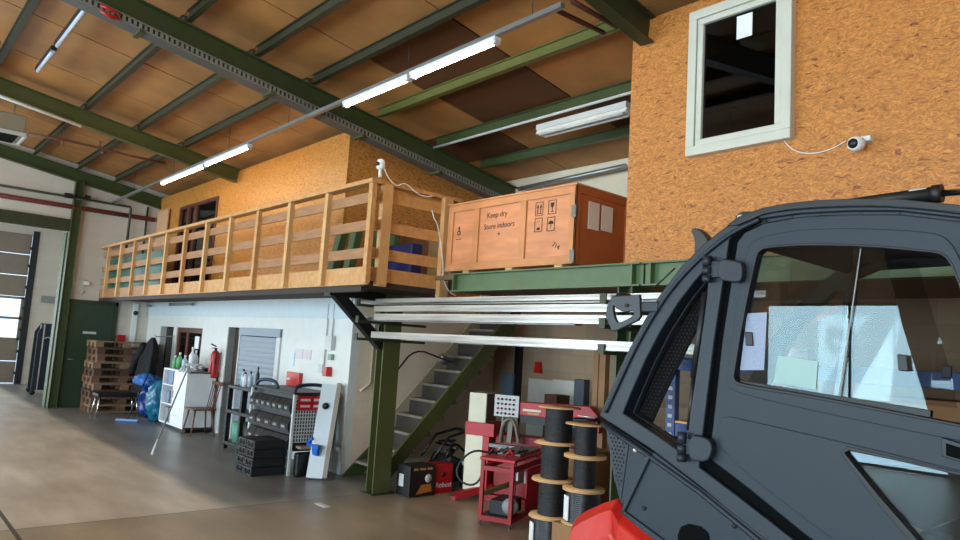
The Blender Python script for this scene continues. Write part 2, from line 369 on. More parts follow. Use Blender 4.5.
# upper strand board rooms
w = MB(); YO = 5.0
def ztop(y): return zr(y)+.24
for (a, b_, z0, z1) in [(XL, -15.6, 2.5, 0), (-13.46, -8.7, 2.5, 0), (-15.6, -13.46, 4.38, 0), (-15.6, -13.46, 2.5, 2.55)]:
    z1 = z1 or ztop(YO); z1 = 2.55 if z0 == 2.5 and a == -15.6 else z1
    w.box(a, b_, YO, YO+.05, z0, z1 if z1 else ztop(YO))
w2 = MB()
w2.prism([(-8.7, YO+.051, 2.5), (-8.7, YB, 2.5), (-8.7, YB, ztop(YB)), (-8.7, YO+.051, ztop(YO))], (-.05, 0, 0))
struct('wall_gallery_room', w, M_osb_l); struct('wall_gallery_room_side', w2, osb('strand_board_amber', (222, 148, 72)))  # side wall board lightened, tube lamp light put into its colour
w = MB(); w.box(-3.77, -3.155, 4.97, 5.02, 2.5, 4.74); w.box(-2.29, XR, 4.97, 5.02, 2.5, 4.74); w.box(-3.155, -2.29, 4.97, 5.02, 2.5, 3.41); w.box(-3.155, -2.29, 4.97, 5.02, 4.64, 4.74)
w.box(-3.77, XR, 4.97, 5.02, 4.74, 4.76)
struct('wall_upper_room', w, M_osb_r)
w = MB(); w.prism([(-3.77, 5.02, 2.5), (-3.77, YB, 2.5), (-3.77, YB, ztop(YB)), (-3.77, 5.02, ztop(5.02))], (.05, 0, 0)); struct('wall_upper_room_side', w, M_osb_r)
struct('wall_upper_room_inside', MB().box(-3.7, XR, 6.6, 6.65, 2.56, 4.4), M_dark)
# roof boards
PY = [-.6, .3, 1.12, 2.4, 3.22, 3.97, 4.97, 5.97, 6.84, YB]
cl = MB(); XJ = [XL]; x = -3.85-1.53*8
while x < XR: XJ.append(x); x += 1.53
XJ.append(XR)
def board_tone(xa, ya):
    xm = xa+.5
    if 3.9 < ya < 4.9 and -6.95 < xm < -5.3: return 1
    if 4.9 < ya < 5.9 and -6.95 < xm < -5.3: return 1
    if 5.9 < ya < 6.8 and xm > -8: return 1 if xm > -5.2 or random.random() < .6 else 0
    return 0
for j in range(len(PY)-1):
    y0, y1 = PY[j], PY[j+1]
    for i in range(len(XJ)-1):
        g = .006; a, b_ = XJ[i]+.012, XJ[i+1]-.012; za, zb = zr(y0)+.385, zr(y1)+.385; dz = random.uniform(0, .006)
        cl.add([(a, y0+g, za+dz), (b_, y0+g, za+dz), (b_, y1-g, zb+dz), (a, y1-g, zb+dz), (a, y0+g, za+.03), (b_, y0+g, za+.03), (b_, y1-g, zb+.03), (a, y1-g, zb+.03)],
               [(0, 3, 2, 1), (4, 5, 6, 7), (0, 1, 5, 4), (1, 2, 6, 5), (2, 3, 7, 6), (3, 0, 4, 7)], board_tone(XJ[i], y0))
za, zb, zc = zr(YB)+.42, zr(-.6)+.42, zr(YN)+.42
cl.add([(XL, YB+.2, za-.03), (XR, YB+.2, za-.03), (XR, -.6, zb), (XL, -.6, zb)], [(0, 1, 2, 3)], 2)
cl.add([(XL, -.6, zb), (XR, -.6, zb), (XR, YN-.25, zc), (XL, YN-.25, zc)], [(0, 1, 2, 3)], 0)
o = cl.build('ceiling', [M_bt, M_bd, M_bg]); o['kind'] = 'structure'
# windows and doors
w1 = struct('window_1', MB(), M_white)
def ring(mb, x0, x1, z0, z1, t, ya, yb, mi=0):
    mb.box(x0, x1, ya, yb, z0, z0+t, mi); mb.box(x0, x1, ya, yb, z1-t, z1, mi); mb.box(x0, x0+t, ya, yb, z0+t, z1-t, mi); mb.box(x1-t, x1, ya, yb, z0+t, z1-t, mi)
bpy.data.objects.remove(w1)
M_upvc = mat('white_window_frame', (202, 202, 190), .45, var=.05)
f_ = MB(); ring(f_, -3.155, -2.29, 3.41, 4.64, .075, 4.90, 5.0); w1 = f_.build('window_1', M_upvc, None, .006); w1['kind'] = 'structure'
f_ = MB(); ring(f_, -3.077, -2.368, 3.488, 4.562, .05, 4.915, 4.985); f_.build('sash', M_upvc, w1, .005)
MB().box(-3.03, -2.415, 4.945, 4.95, 3.535, 4.515).build('pane', M_darkglass, w1)
# green door in the left wall
d2 = MB(); d2.box(XL-.0, XL+.05, 3.42, 4.3, 0, 2.2); d2 = d2.build('door_2', mat('dark_green_door', (46, 64, 46), .5, var=.06), None, .004); d2['kind'] = 'structure'
f_ = MB(); f_.box(XL, XL+.07, 4.3, 4.36, 0, 2.28); f_.box(XL, XL+.07, 3.38, 4.36, 2.2, 2.28); f_.build('door_frame', M_dgreen, d2)
f_ = MB(); f_.box(XL+.05, XL+.056, 3.72, 3.98, 1.56, 1.61); f_.build('door_plate', M_lgrey, d2)
f_ = MB(); f_.box(XL+.05, XL+.1, 3.5, 3.52, 1.0, 1.02); f_.tube([(XL+.1, 3.51, 1.01), (XL+.1, 3.62, 1.01)], .01); f_.build('door_handle', M_galv, d2)
# sectional gate at the end of the passage
M_gate = mat('gate_panel', (140, 128, 114), .5, var=.03)
d1 = MB()
for k in range(7):
    z0 = .03+k*.6
    if k in (2, 3): continue
    d1.box(-23.52, -23.46, .4, 3.56, z0, z0+.585)
d1 = d1.build('door_1', M_gate, None, .008); d1['kind'] = 'structure'
f_ = MB()
for y0 in (.4, 1.46, 2.52):
    for z0 in (1.23, 1.83): ring(f_, 0, 0, 0, 0, 0, 0, 0) if 0 else None
for z in (1.23, 1.81, 2.38): f_.box(-23.52, -23.46, .4, 3.56, z-.03, z+.04)
for y in (.42, 1.47, 2.5, 3.53): f_.box(-23.52, -23.46, y-.04, y+.04, 1.2, 2.42)
f_.build('window_frame', M_gate, d1)
MB().box(-23.495, -23.49, .4, 3.56, 1.23, 2.4).build('pane', M_glass, d1)
f_ = MB(); f_.box(-23.47, -23.36, 3.565, 3.72, 0, 4.3)
for z in (.3, .9, 1.5, 2.1, 2.7, 3.3, 3.8): f_.box(-23.41, -23.34, 3.52, 3.62, z-.04, z+.04)
f_.build('guide_rail', M_dgrey, d1)
f_ = MB(); f_.box(-23.38, -23.36, 3.95, 4.6, 2.3, 2.5); f_.build('rail_bracket', M_grey, d1)
solo('gate_frame', MB().box(XL-.27, XL+.0, 3.19, 3.219, 0, 3.69), M_green, 'green lining added to darken the lit side of the gate opening', 'frame', keep=True)  # added lining that hides the brightly lit jamb
# green gate frame: lintel and post
def Zb(o): return recentre(o)
solo('steel_lintel', MB().box(XL-.02, XL+.1, -1.2, 3.22, 3.7, 3.96), M_dgreen, 'dark green steel lintel over the tall gate opening', 'beam', bevel=.006)
g = MB(); ibeam(g, (XL+.1, 3.3, 0), (XL+.1, 3.3, 4.8), .14, .16, up=(0, 1, 0)); solo('steel_column', g, M_green, 'tall green steel post beside the gate opening at the far left', 'column')
# reveals / inner doors of the office wall
d3 = MB(); d3.box(-16.14, -15.32, YF+.12, YF+.16, 0, 1.8); d3 = d3.build('door_3', M_dark); d3['kind'] = 'structure'
MB().box(-16.14, -16.1, YF, YF+.12, 0, 1.82).build('door_lining', M_lgrey, d3)
w4 = MB(); ring(w4, -15.1, -13.67, .85, 1.82, .1, YF+.02, YF+.1); w4.box(-14.6, -14.5, YF+.03, YF+.09, .95, 1.72); w4 = w4.build('window_5', M_brown, None, .004); w4['kind'] = 'structure'
MB().box(-15.0, -13.77, YF+.055, YF+.06, .95, 1.72).build('pane', M_darkglass, w4)
solo('paper_notice', MB().box(-14.15, -13.93, YF+.045, YF+.053, 1.42, 1.66), M_paper, 'white paper notice on the dark brown office window', 'notice')
d5 = MB(); d5.box(-12.42, -11.9, YF+.12, YF+.16, 0, 1.85); d5 = d5.build('door_5', mat('dark_brown_door', (62, 44, 36), .6)); d5['kind'] = 'structure'
MB().box(-12.45, -12.41, YF, YF+.12, 0, 1.87).build('door_lining', M_grey, d5)
M_shut = mat('shutter_grey', (122, 134, 146), .45, .1, var=.03)
r = thing('roller_shutter', (-11.1, YF, 0), 'pale grey roller shutter pulled down in the white office wall', 'shutter')
f_ = MB()
for k in range(20):
    z = .05+k*.084; f_.prism([(-11.86, YF+.01, z), (-11.86, YF-.008, z+.001), (-11.86, YF-.01, z+.04), (-11.86, YF-.005, z+.082), (-11.86, YF+.01, z+.083)], (1.42, 0, 0))
f_.build('shutter_slats', M_shut, r)
MB().box(-10.44, -10.31, YF-.03, YF+.02, 0, 1.74).build('guide_rail', M_lgrey, r, .003); MB().box(-11.9, -11.86, YF-.02, YF+.02, 0, 1.74).build('guide_rail', M_lgrey, r, .003)
MB().box(-11.88, -10.31, YF-.04, YF+.05, 1.74, 1.87).build('shutter_box', M_shut, r, .004)
# upper gallery window opening
w6 = MB(); ring(w6, -15.6, -13.46, 2.56, 4.38, .07, YO-.02, YO+.06); w6.box(-15.15, -15.02, YO-.01, YO+.05, 2.6, 4.32); w6.box(-14.75, -14.6, YO-.01, YO+.05, 2.6, 4.32)
w6 = w6.build('window_6', M_brown, None, .003); w6['kind'] = 'structure'
MB().box(-15.53, -13.53, YO+.03, YO+.035, 2.63, 4.31).build('pane', M_darkglass, w6)
# daylight: the sky outside and its light coming through the gates
wd = bpy.data.worlds.new('w'); bpy.context.scene.world = wd; wd.use_nodes = True
wd.node_tree.nodes['Background'].inputs[0].default_value = (.62, .82, 1, 1); wd.node_tree.nodes['Background'].inputs[1].default_value = 1.3
def area(name, loc, rot, sx, sy, rad, col=(.76, .92, 1)):
    l = bpy.data.lights.new(name, 'AREA'); l.shape = 'RECTANGLE'; l.size = sx; l.size_y = sy; l.energy = rad*sx*sy*PI; l.color = col
    o = bpy.data.objects.new(name, l); C.objects.link(o); o.location = loc; o.rotation_euler = rot; return o
for (a, b_, z0, z1) in gates:
    area('daylight_gate', ((a+b_)/2, YN-.08, z1/2), (PI/2, 0, 0), b_-a, z1, DAY, (.5, .84, 1) if a == -7.3 else (.76, .92, 1))
area('daylight_passage', (-22.6, -1.9, 2.0), (PI/2, 0, 0), 1.2, 3.6, 4, (.72, .88, 1)); area('daylight_passage_gate', (-23.3, -.7, 2.0), (0, -PI/2, 0), 3.6, 2.0, 5, (.72, .88, 1))  # unseen fill lights before solid walls, added to brighten the passage floor
# ---------- roof steel ----------
RX = [XL+.08, -12.6, -8.0, -3.6]
rl = ['green steel rafter along the far left wall under the roof boards', 'olive steel rafter above the left tube lamp, ending at the gallery room wall',
      'dark green steel rafter with the perforated cable tray under it', 'dark rafter stub beside the upper left edge of the white-windowed strand board wall']
rm = [M_green, M_olive, mat('mid_green_steel', (62, 72, 42), .45, var=.12), M_dgreen]
for x, l, m in zip(RX, rl, rm):
    y1 = 4.98 if x == -12.6 else (4.96 if x == -3.6 else YB-.01); y0 = -1.0; hh = .25
    g = MB(); ibeam(g, (x, y0, zr(y0)+hh/2), (x, y1, zr(y1)+hh/2), .13, hh)
    solo('steel_rafter', g, m, l, 'rafter', 'roof rafters')
# purlins
bays = [(XL+.16, -12.67, 'far left'), (-12.53, -8.07, 'left'), (-7.93, -3.67, 'right')]
bayname = ['in the far left bay', 'left of the cable tray', 'right of the cable tray']
rowname = {.3: 'nearest', 1.12: 'second nearest', 2.4: 'third nearest', 3.22: 'fourth nearest', 3.97: 'fifth nearest', 4.97: 'sixth nearest', 5.97: 'seventh nearest', 6.84: 'farthest'}
M_pg = mat('purlin_green', (54, 54, 36), .5, var=.12); M_po = mat('purlin_olive', (98, 104, 52), .5, var=.1)
for bi, (xa, xb, _) in enumerate(bays):
    for y in PY[1:-1]:
        if bi < 2 and y > 4.9: continue
        if bi == 2 and y < 1: continue
        m = M_po if (bi == 2 and y in (4.97,)) else (M_green if bi == 2 and y > 5 else M_pg)
        g = MB(); z = zr(y)+.25; ibeam(g, (xa, y, z+.065), (xb, y, z+.065), .07, .12, .01, .008)
        solo('roof_purlin', g, m, 'dark steel roof purlin %s, %s row from the viewer' % (bayname[bi], rowname[y]), 'purlin', 'roof purlins')
# cable tray with its hangers, cables
ty0, ty1, tx = -.8, 7.3, -7.98
def zt(y): return zr(y)-.1
r = thing('cable_tray', (tx, 3, zt(3)), 'long perforated metal cable tray hanging under the dark green rafter', 'cable tray')
g = MB(); g.prism([(tx-.1, ty0, zt(ty0)), (tx-.1, ty1, zt(ty1)), (tx+.1, ty1, zt(ty1)), (tx+.1, ty0, zt(ty0))], (0, 0, .006)); g.build('tray_floor', mat('dull_zinc', (92, 92, 88), .5, .3), r)
g = MB()
for sx in (-.1, .1):
    # slotted side: rails and webs
    for dz in (.0, .07): g.prism([(tx+sx-.003, ty0, zt(ty0)+dz), (tx+sx+.003, ty0, zt(ty0)+dz), (tx+sx+.003, ty1, zt(ty1)+dz), (tx+sx-.003, ty1, zt(ty1)+dz)], (0, 0, .016))
    y = ty0
    while y < ty1:
        g.box(tx+sx-.003, tx+sx+.003, y, y+.03, zt(y)+.01, zt(y)+.075); y += .055
g.build('tray_sides', mat('tray_grey', (136, 136, 128), .5, .2), r)
g = MB()
for k, y in enumerate([.4, 1.9, 3.4, 4.7, 6.0]): g.box(tx-.12, tx+.12, y, y+.05, zt(y)-.035, zt(y)-.005)
for k, y in enumerate([.4, 1.9, 3.4, 4.7, 6.0]): MB().box(tx-.12, tx+.12, y, y+.05, zt(y)-.03, zt(y)).build('hanger', M_green, r)
q = P(0, tx+.13, 117, 14)
g = MB(); g.tube([(tx+.12, q.y-.16, q.z+.04), (tx+.12, q.y, q.z+.02), (tx+.12, q.y+.03, q.z-.05), (tx+.12, q.y-.08, q.z-.03)], .018, 8); g.tube([(tx+.13, q.y-.15, q.z-.02), (tx+.13, q.y-.02, q.z-.07)], .016, 8)
solo('red_cable_clamp', g, M_bred, 'small bright red cable clamp on the perforated cable tray', 'clamp')
# ---------- tube lamps on the long rail ----------
def railz(x): return 4.43+(x+16.4)*.006
g = MB(); g.bar((-17.0, 4.0, railz(-17)+.06), (-3.75, 4.0, railz(-3.75)+.06), .05, .045)
r = solo('lamp_rail', g, M_galv, 'long grey metal lamp rail running over the gallery below the roof', 'rail', keep=True)
def pxX(x, y): return P(1, 4.0, x, y).x
for (a, b_, lab) in [(pxX(162, 184), pxX(205, 164.5), 'lit tube lamp farthest left on the long rail, near the olive rafter'), (pxX(206, 164), pxX(250, 144.5), 'lit tube lamp second from the left on the long rail'),
                     (pxX(345, 105), pxX(410, 76.5), 'lit tube lamp just right of the cable tray rafter'), (pxX(412, 75.5), pxX(498, 38), 'lit tube lamp at the right end of the long rail, largest in view')]:
    zc = railz((a+b_)/2); t = thing('tube_lamp', ((a+b_)/2, 4.0, zc), lab, 'lamp', 'lit tube lamps on the rail')
    MB().box(a, b_, 3.96, 4.04, zc, zc+.035).build('lamp_body', M_white, t, .004)
    MB().tube([(a+.03, 4.0, zc-.012), (b_-.03, 4.0, zc-.012)], .022, 10).build('tube', M_lens, t)
    for e in (a, b_-.04): MB().box(e, e+.04, 3.97, 4.03, zc-.035, zc).build('end_cap', M_lgrey, t)
for i, (x, y) in enumerate([(-13.5, -1.6), (-9.5, -1.6), (-5.5, -1.6), (-1.5, -1.6), (-11.5, -5.2), (-3.5, -5.2)]):  # unseen lamps added behind the viewer to brighten the hall floor
    z = zr(y)-.12; t = thing('hall_lamp', (x, y, z), 'unseen tube lamp added behind the viewer to light the floor', 'lamp', 'added hall lamps behind the viewer')
    MB().prism([(x-1.3, y-.22, z-.03), (x-1.3, y-.05, z+.06), (x-1.3, y+.05, z+.06), (x-1.3, y+.22, z-.03), (x-1.3, y+.22, z-.035), (x-1.3, y, z+.0), (x-1.3, y-.22, z-.035)], (2.6, 0, 0)).build('lamp_body', M_white, t); MB().tube([(x-1.25, y, z-.02), (x+1.25, y, z-.02)], .025, 8).build('tube', M_lens2, t)  # body widened to keep the added lamp light off the roof boards
    for dx in (-1, 1): MB().tube([(x+dx, y, z+.06), (x+dx, y, zr(y)+.4)], .006, 6).build('hanger', M_galv, t)
solo('eave_pipe', MB().tube([P(1, 7.45, 519, 189), P(1, 7.45, 626, 166)], .035, 10), M_galv, 'pale grey pipe under the roof edge behind the big crate', 'pipe', keep=True)
for x in (-15.5, -13.1, -10.6, -8.6, -5.9, -4.1):
    g = MB(); g.tube([(x, 4.0, railz(x)+.08), (x, 4.0, zr(4.0)+.38)], .004, 6)
    solo('rail_wire', g, M_dgrey, 'thin hanging wire that holds up the long lamp rail', 'wire', 'hanging wires of the lamp rail')
# brown bars at the upper right of the rail
a_, b_ = P(0, -3.75, 550, 8), P(0, -3.75, 605, 33)
for (pa, pb, lb) in [((552, 8), (604, 33), 'lower dark brown pipe sticking out at the right end of the lamp rail'), ((572, 1), (617, 27), 'upper dark brown pipe sticking out at the right end of the lamp rail')]:
    A_, B_ = P(2, 4.62, *pa), P(2, 4.62, *pb); g = MB(); g.tube([A_, B_], .022, 8); solo('brown_pipe', g, mat('brown_pipe_paint', (70, 30, 26), .5), lb, 'pipe', 'brown pipes under the rafter stub')
# unlit fitting behind, and the pale rail above it
zc = zr(6.0)+.08; xa, xb = -5.95, -4.6
t = thing('tube_lamp', (-5.3, 6.05, zc), 'unlit white twin tube lamp under the right roof bay above the crate', 'lamp')
MB().box(xa, xb, 5.98, 6.12, zc+.03, zc+.10).build('lamp_body', M_lgrey, t, .004)
g = MB(); g.prism([(xa, 5.98, zc-.02), (xa, 6.0, zc+.03), (xa, 6.1, zc+.03), (xa, 6.12, zc-.02)], (xb-xa, 0, 0)); g.build('reflector', mat('lamp_reflector', (225, 225, 220), .4), t)
for dy in (6.0, 6.1): MB().tube([(xa+.05, dy, zc-.03), (xb-.05, dy, zc-.03)], .014, 8).build('tube', M_lgrey, t)
solo('conduit_pipe', MB().tube([(-7.9, 5.9, zr(5.9)+.2), (-3.7, 5.9, zr(5.9)+.2)], .018, 8), M_lgrey, 'thin pale conduit running along the purlin above the unlit lamp', 'conduit')
# near unlit lamps at the left
for (xa, xb, y, lb) in [(-10.15, -8.35, 1.52, 'white unlit batten lamp on the near left roof bay, next to the cable tray'), (-11.4, -10.3, 1.52, 'short white unlit batten lamp in line with the longer one, near the olive rafter'), (-11.9, -10.95, .98, 'white unlit batten lamp at the far left edge of the picture')]:
    z = zr(y)+.19; t = thing('batten_lamp', ((xa+xb)/2, y, z), lb, 'lamp', 'unlit batten lamps')
    MB().box(xa, xb, y-.035, y+.035, z-.01, z+.04).build('lamp_body', M_dgrey, t)
    MB().tube([(xa+.05, y, z-.02), (xb-.05, y, z-.02)], .026, 10).build('tube', mat('unlit_tube', (200, 206, 222), .35), t)
# white conduit under olive rafter, brown gas pipe with tees
g = MB(); g.tube([(-12.5, .6, zr(.6)-.05), (-12.5, 2.35, zr(2.35)-.05)], .022, 8); solo('white_pipe', g, M_white, 'white conduit along the underside of the olive rafter', 'pipe')
g = MB(); pts = [P(0, -13.4, *p) for p in [(28, 134), (60, 139), (100, 148), (135, 157), (165, 163)]]; g.tube(pts, .022, 8)
for k in (1, 2): g.tube([pts[k], pts[k]+Vector((0, .0, .12))], .014, 6); g.tube([pts[k]+Vector((0, .05, 0)), pts[k]+Vector((0, .05, -.1))], .018, 6)
solo('gas_pipe', g, mat('brown_gas_pipe', (104, 64, 44), .5), 'brown pipe with short branches running from the hanging heater', 'pipe')
# heater
t = thing('air_heater', (-14.0, 1.45, 4.55), 'pale box-shaped air heater hanging at the far left under the roof', 'heater')
hz0, hz1 = P(0, -13.6, 22, 133).z, P(0, -13.6, 27, 116).z; hy = P(0, -13.6, 27, 122).y
g = MB(); g.box(-14.35, -13.6, hy-.85, hy, hz0, hz1); g.build('housing', mat('heater_housing', (150, 140, 120), .5), t, .02)
g = MB()
for k in range(8): g.bar((-14.3+k*.095, hy-.8, hz0-.03), (-14.3+k*.095, hy-.08, hz0-.03), .012, .05)
g.build('louvre', M_black, t)
g = MB(); ring_pts = [(-14.36, hy-.86), (-13.58, hy-.86), (-13.58, hy+.01), (-14.36, hy+.01)]
for i in range(4):
    a_, b_ = ring_pts[i], ring_pts[(i+1) % 4]; g.bar((a_[0], a_[1], hz0-.03), (b_[0], b_[1], hz0-.03), .03, .06)
g.build('outlet_frame', M_lgrey, t)
for yy in (hy-.7, hy-.15): MB().tube([(-13.98, yy, hz1), (-13.98, yy, zr(yy)+.38)], .01, 6).build('hanger_rod', M_galv, t)
# wall pipes at the far left
zz = 4.23
solo('red_wall_pipe', MB().tube([(XL+.09, -.5, zz), (XL+.09, 4.9, zz)], .05, 10), M_pipered, 'thick red-brown pipe running along the far left wall', 'pipe', keep=True)
g = MB(); g.tube([(XL+.17, -.5, 4.42), (XL+.17, 4.33, 4.42), (XL+.17, 4.35, 4.38), (XL+.17, 4.35, 3.4)], .028, 8); solo('green_wall_pipe', g, M_dgreen, 'thin dark green pipe above the red one, bending down behind the gallery', 'pipe', keep=True)
g = MB(); g.tube([(XL+.1, 4.72, 4.5), (XL+.1, 4.72, 3.3)], .024, 8); solo('green_down_pipe', g, M_dgreen, 'short dark vertical pipe in the corner by the strand board room', 'pipe')
g = MB(); g.box(XL+.2, XL+.3, 3.02, 3.16, 4.38, 4.48); g.box(XL+.2, XL+.3, 3.40, 3.5, 4.4, 4.5); g.box(XL+.2, XL+.23, 3.1, 3.45, 4.42, 4.46)
solo('junction_box', g, M_black, 'small dark twin junction box on top of the green post', 'junction box')
g = MB(); g.tube(smooth([tuple(P(0, XL+.03, *p)) for p in [(83, 287), (88, 283), (87, 280), (75, 279), (72, 283), (76, 290), (80, 296), (84, 291)]], 1, False), .012, 6)
solo('hose_loop', g, M_lgrey, 'thin grey hose loop hanging on the left wall above the green door', 'hose')
solo('wall_socket', MB().box(XL, XL+.06, 3.62, 3.74, 2.6, 2.68), M_white, 'small white box on the left wall beside the grey hose loop', 'socket', bevel=.008)
# ---------- mezzanine steel ----------
BY = 4.77
def beam(xa, xb, lab):
    t = thing('steel_beam', ((xa+xb)/2, BY, 2.34), lab, 'beam', 'green mezzanine beams')
    g = MB(); ibeam(g, (xa, BY, 2.437), (xb, BY, 2.437), .12, .194, .014, .01); g.build('beam', M_beam, t)
    return t
b1 = beam(-5.86, -3.42, 'sage green steel beam under the big crate, left of the joint'); b2 = beam(-3.40, XR, 'sage green steel beam under the white-windowed strand board wall, right of the joint')
for x in (-5.8, -3.50): MB().box(x-.008, x+.008, BY-.062, BY+.05, 2.355, 2.52).build('stiffener', M_beam, b1)
for x in (-3.32, .5): MB().box(x-.008, x+.008, BY-.062, BY+.05, 2.355, 2.52).build('stiffener', M_beam, b2)
for i, (x, lb) in enumerate([(-7.13, 'green and olive steel column standing in front of the staircase'), (-3.58, 'green steel column behind the stacked cable drums'), (.6, 'green steel column hidden mostly by the vehicle cab')]):
    g = MB(); ibeam(g, (x, 4.86, 0), (x, 4.86, 2.34), .24, .15, .016, .01, up=(1, 0, 0))
    t = thing('steel_column', (x, 4.86, 0), lb, 'column', 'mezzanine columns'); g.build('column', [M_green, M_olive, M_dgreen][0 if i else 1], t)
    MB().box(x-.12, x+.12, 4.7, 5.02, 0, .012).build('base_plate', M_dgreen, t)
    for z in (1.80, 2.0, 2.19):
        g = MB(); g.box(x+.08, x+.14, 4.32, 5.3, z-.03, z-.0); g.box(x+.08, x+.14, 4.32, 4.335, z, z+.05); g.build('bracket_arm', M_dgreen, t)
# bracing under the gallery
p0 = P(0, -7.13, 383, 346); g = MB(); g.bar((-7.13, 4.75, 1.72), (-7.13, 4.04, 2.33), .1, .12); solo('gallery_brace', g, M_bsteel, 'black diagonal steel brace holding up the gallery corner', 'brace')
solo('gallery_beam', MB().box(-7.2, -7.06, 3.97, 4.7, 2.25, 2.34), M_bsteel, 'short black steel beam under the gallery corner', 'beam')
solo('gallery_edge_beam', MB().box(XL+.02, -6.40, 3.96, 4.04, 2.28, 2.338), mat('dark_edge_beam', (50, 38, 32), .7), 'dark edge beam along the underside of the wooden gallery', 'beam', keep=True)
# aluminium profiles on the arms
prof = [(2.2, 2.245, 4.44, -6.78, -2.2, 'aluminium profile on the top bracket arms'), (2.19, 2.23, 4.56, -7.3, -2.6, 'aluminium tube behind the top profile on the bracket arms'),
        (2.1, 2.162, 4.40, -6.74, -2.35, 'upper aluminium profile of the pair on the middle bracket arms'), (2.005, 2.075, 4.40, -6.72, -2.3, 'lower aluminium profile of the pair on the middle bracket arms'),
        (2.0, 2.05, 4.55, -7.25, -3.9, 'thin aluminium profile lying behind the pair on the middle arms'),
        (1.805, 1.875, 4.38, -6.72, -1.9, 'thick aluminium profile on the lowest bracket arms, front'), (1.80, 1.86, 4.56, -6.3, -3.2, 'dull aluminium profile behind the thick one on the lowest arms')]
for i, (z0, z1, y, xa, xb, lb) in enumerate(prof):
    g = MB(); h = z1-z0; d = .045
    g.box(xa, xb, y-d+.006, y+d, z0, z1)
    for k in range(3): g.box(xa, xb, y-d, y-d+.006, z0+h*(.02+k*.34), z0+h*(.28+k*.34))
    t = solo('aluminium_profile', g, M_alu if i not in (6, 4) else M_galv, lb, 'profile', 'aluminium profiles on the bracket arms')
# ---------- gallery railing ----------
GX = -6.27; GY = 3.90
t = thing('gallery_railing', (-11.6, GY, 2.34), 'long wooden slatted railing along the front of the upper gallery', 'railing')
for k in range(12):
    x = GX-.93*k
    MB().box(x-.035, x+.035, GY, GY+.055, 2.36, 3.42).build('post', M_pinew if k % 3 else M_pine, t)
MB().box(XL+.02, GX+.05, GY-.02, GY+.10, 3.42, 3.465).build('hand_rail', M_pine, t)
SL = [(3.235, 3.345), (2.925, 3.035), (2.635, 2.745), (2.355, 2.545)]
for i, (z0, z1) in enumerate(SL):
    for (xa, xb) in ((XL+.02, -13.75), (-13.74, -10.0), (-9.99, -6.28)):
        dz = random.uniform(-.01, .01); MB().box(xa, xb, GY+.056, GY+.078, z0+dz, z1+dz).build('slat', M_pine2 if xb < -10 or i < 3 else M_pine, t)
t = thing('side_railing', (-6.4, 4.5, 2.34), 'short wooden slatted railing closing the right end of the gallery', 'railing')
sx = -6.36
for (y, z0, z1) in ((4.14, 2.35, 3.45), (4.98, 2.2, 3.46)): MB().box(sx, sx+.07, y-.06, y+.06, z0, z1).build('post', M_pinew, t)
MB().box(sx-.08, sx+.03, GY+.11, 5.2, 3.45, 3.49).build('hand_rail', M_pine, t)
for (z0, z1) in [(3.27, 3.40), (2.94, 3.06), (2.64, 2.76), (2.36, 2.55)]: MB().box(sx-.024, sx-.002, GY+.09, 4.99, z0, z1).build('slat', M_pine, t)
# things on and behind the gallery
for i in range(3):
    xe_ = P(1, 4.1, 167, 250).x; wd_ = (xe_-XL-.06)/3; xa = XL+.05+i*wd_; g = MB(); g.box(xa, xa+wd_-.02, 4.08, 4.12, 2.402, 3.2)
    solo('green_board', g, mat('green_panel_board', (52, 98, 78), .5, var=.05), 'upright green board panel behind the gallery railing, %s of three' % ['left', 'middle', 'right'][i], 'panel', 'green boards on the gallery')
solo('plywood_sheet', MB().box(-16.9, -16.2, 4.93, 4.96, 3.2, 4.42), mat('pale_plywood', (206, 160, 122), .6, var=.05), 'pale plywood sheet on the strand board wall left of the gallery window', 'sheet', keep=True)
for i, (pa, pb) in enumerate([((333, 268), (343, 231)), ((349, 268), (357, 231)), ((375, 270), (379, 226)), ((391, 268), (396, 228))]):
    yy_ = 4.85 if i < 2 else 5.2+.15*i; a_, b_ = P(1, yy_, *pa), P(1, yy_, *pb); a_ = a_+(b_-a_)*(((2.43 if i < 2 else 2.54)-a_.z)/(b_.z-a_.z))
    g = MB(); g.bar(a_, b_, .14, .1, up=(0, 1, 0))
    solo('green_trestle_leg', g, M_beam, 'slanted green steel post leaning behind the railing corner, %s of four' % ['leftmost', 'second', 'third', 'rightmost'][i], 'post', 'leaning green posts')
a_, b_ = P(1, 5.5, 386, 246), P(1, 5.5, 412, 250); g = MB(); g.box(a_.x, b_.x, 5.5, 5.68, 2.551, a_.z); t = solo('blue_crate', g, mat('navy_plastic', (20, 36, 96), .4), 'dark blue plastic crate behind the short side railing', 'crate', bevel=.015)
solo('cream_board', MB().box(-8.66, -8.62, P(0, -8.6, 405, 260).y, P(0, -8.6, 450, 260).y, 2.502, P(0, -8.6, 428, 241).z), mat('cream_board', (248, 226, 180), .6, var=.03), 'pale cream board standing behind the blue crate', 'board', keep=True)
solo('brown_carton', MB().box(P(1, 6.0, 398, 250).x, P(1, 6.0, 412, 250).x, 6.0, 6.3, 2.552, P(1, 6.0, 405, 236).z), mat('cardboard', (150, 110, 74), .8, var=.1), 'brown carton behind the leaning green posts', 'carton')
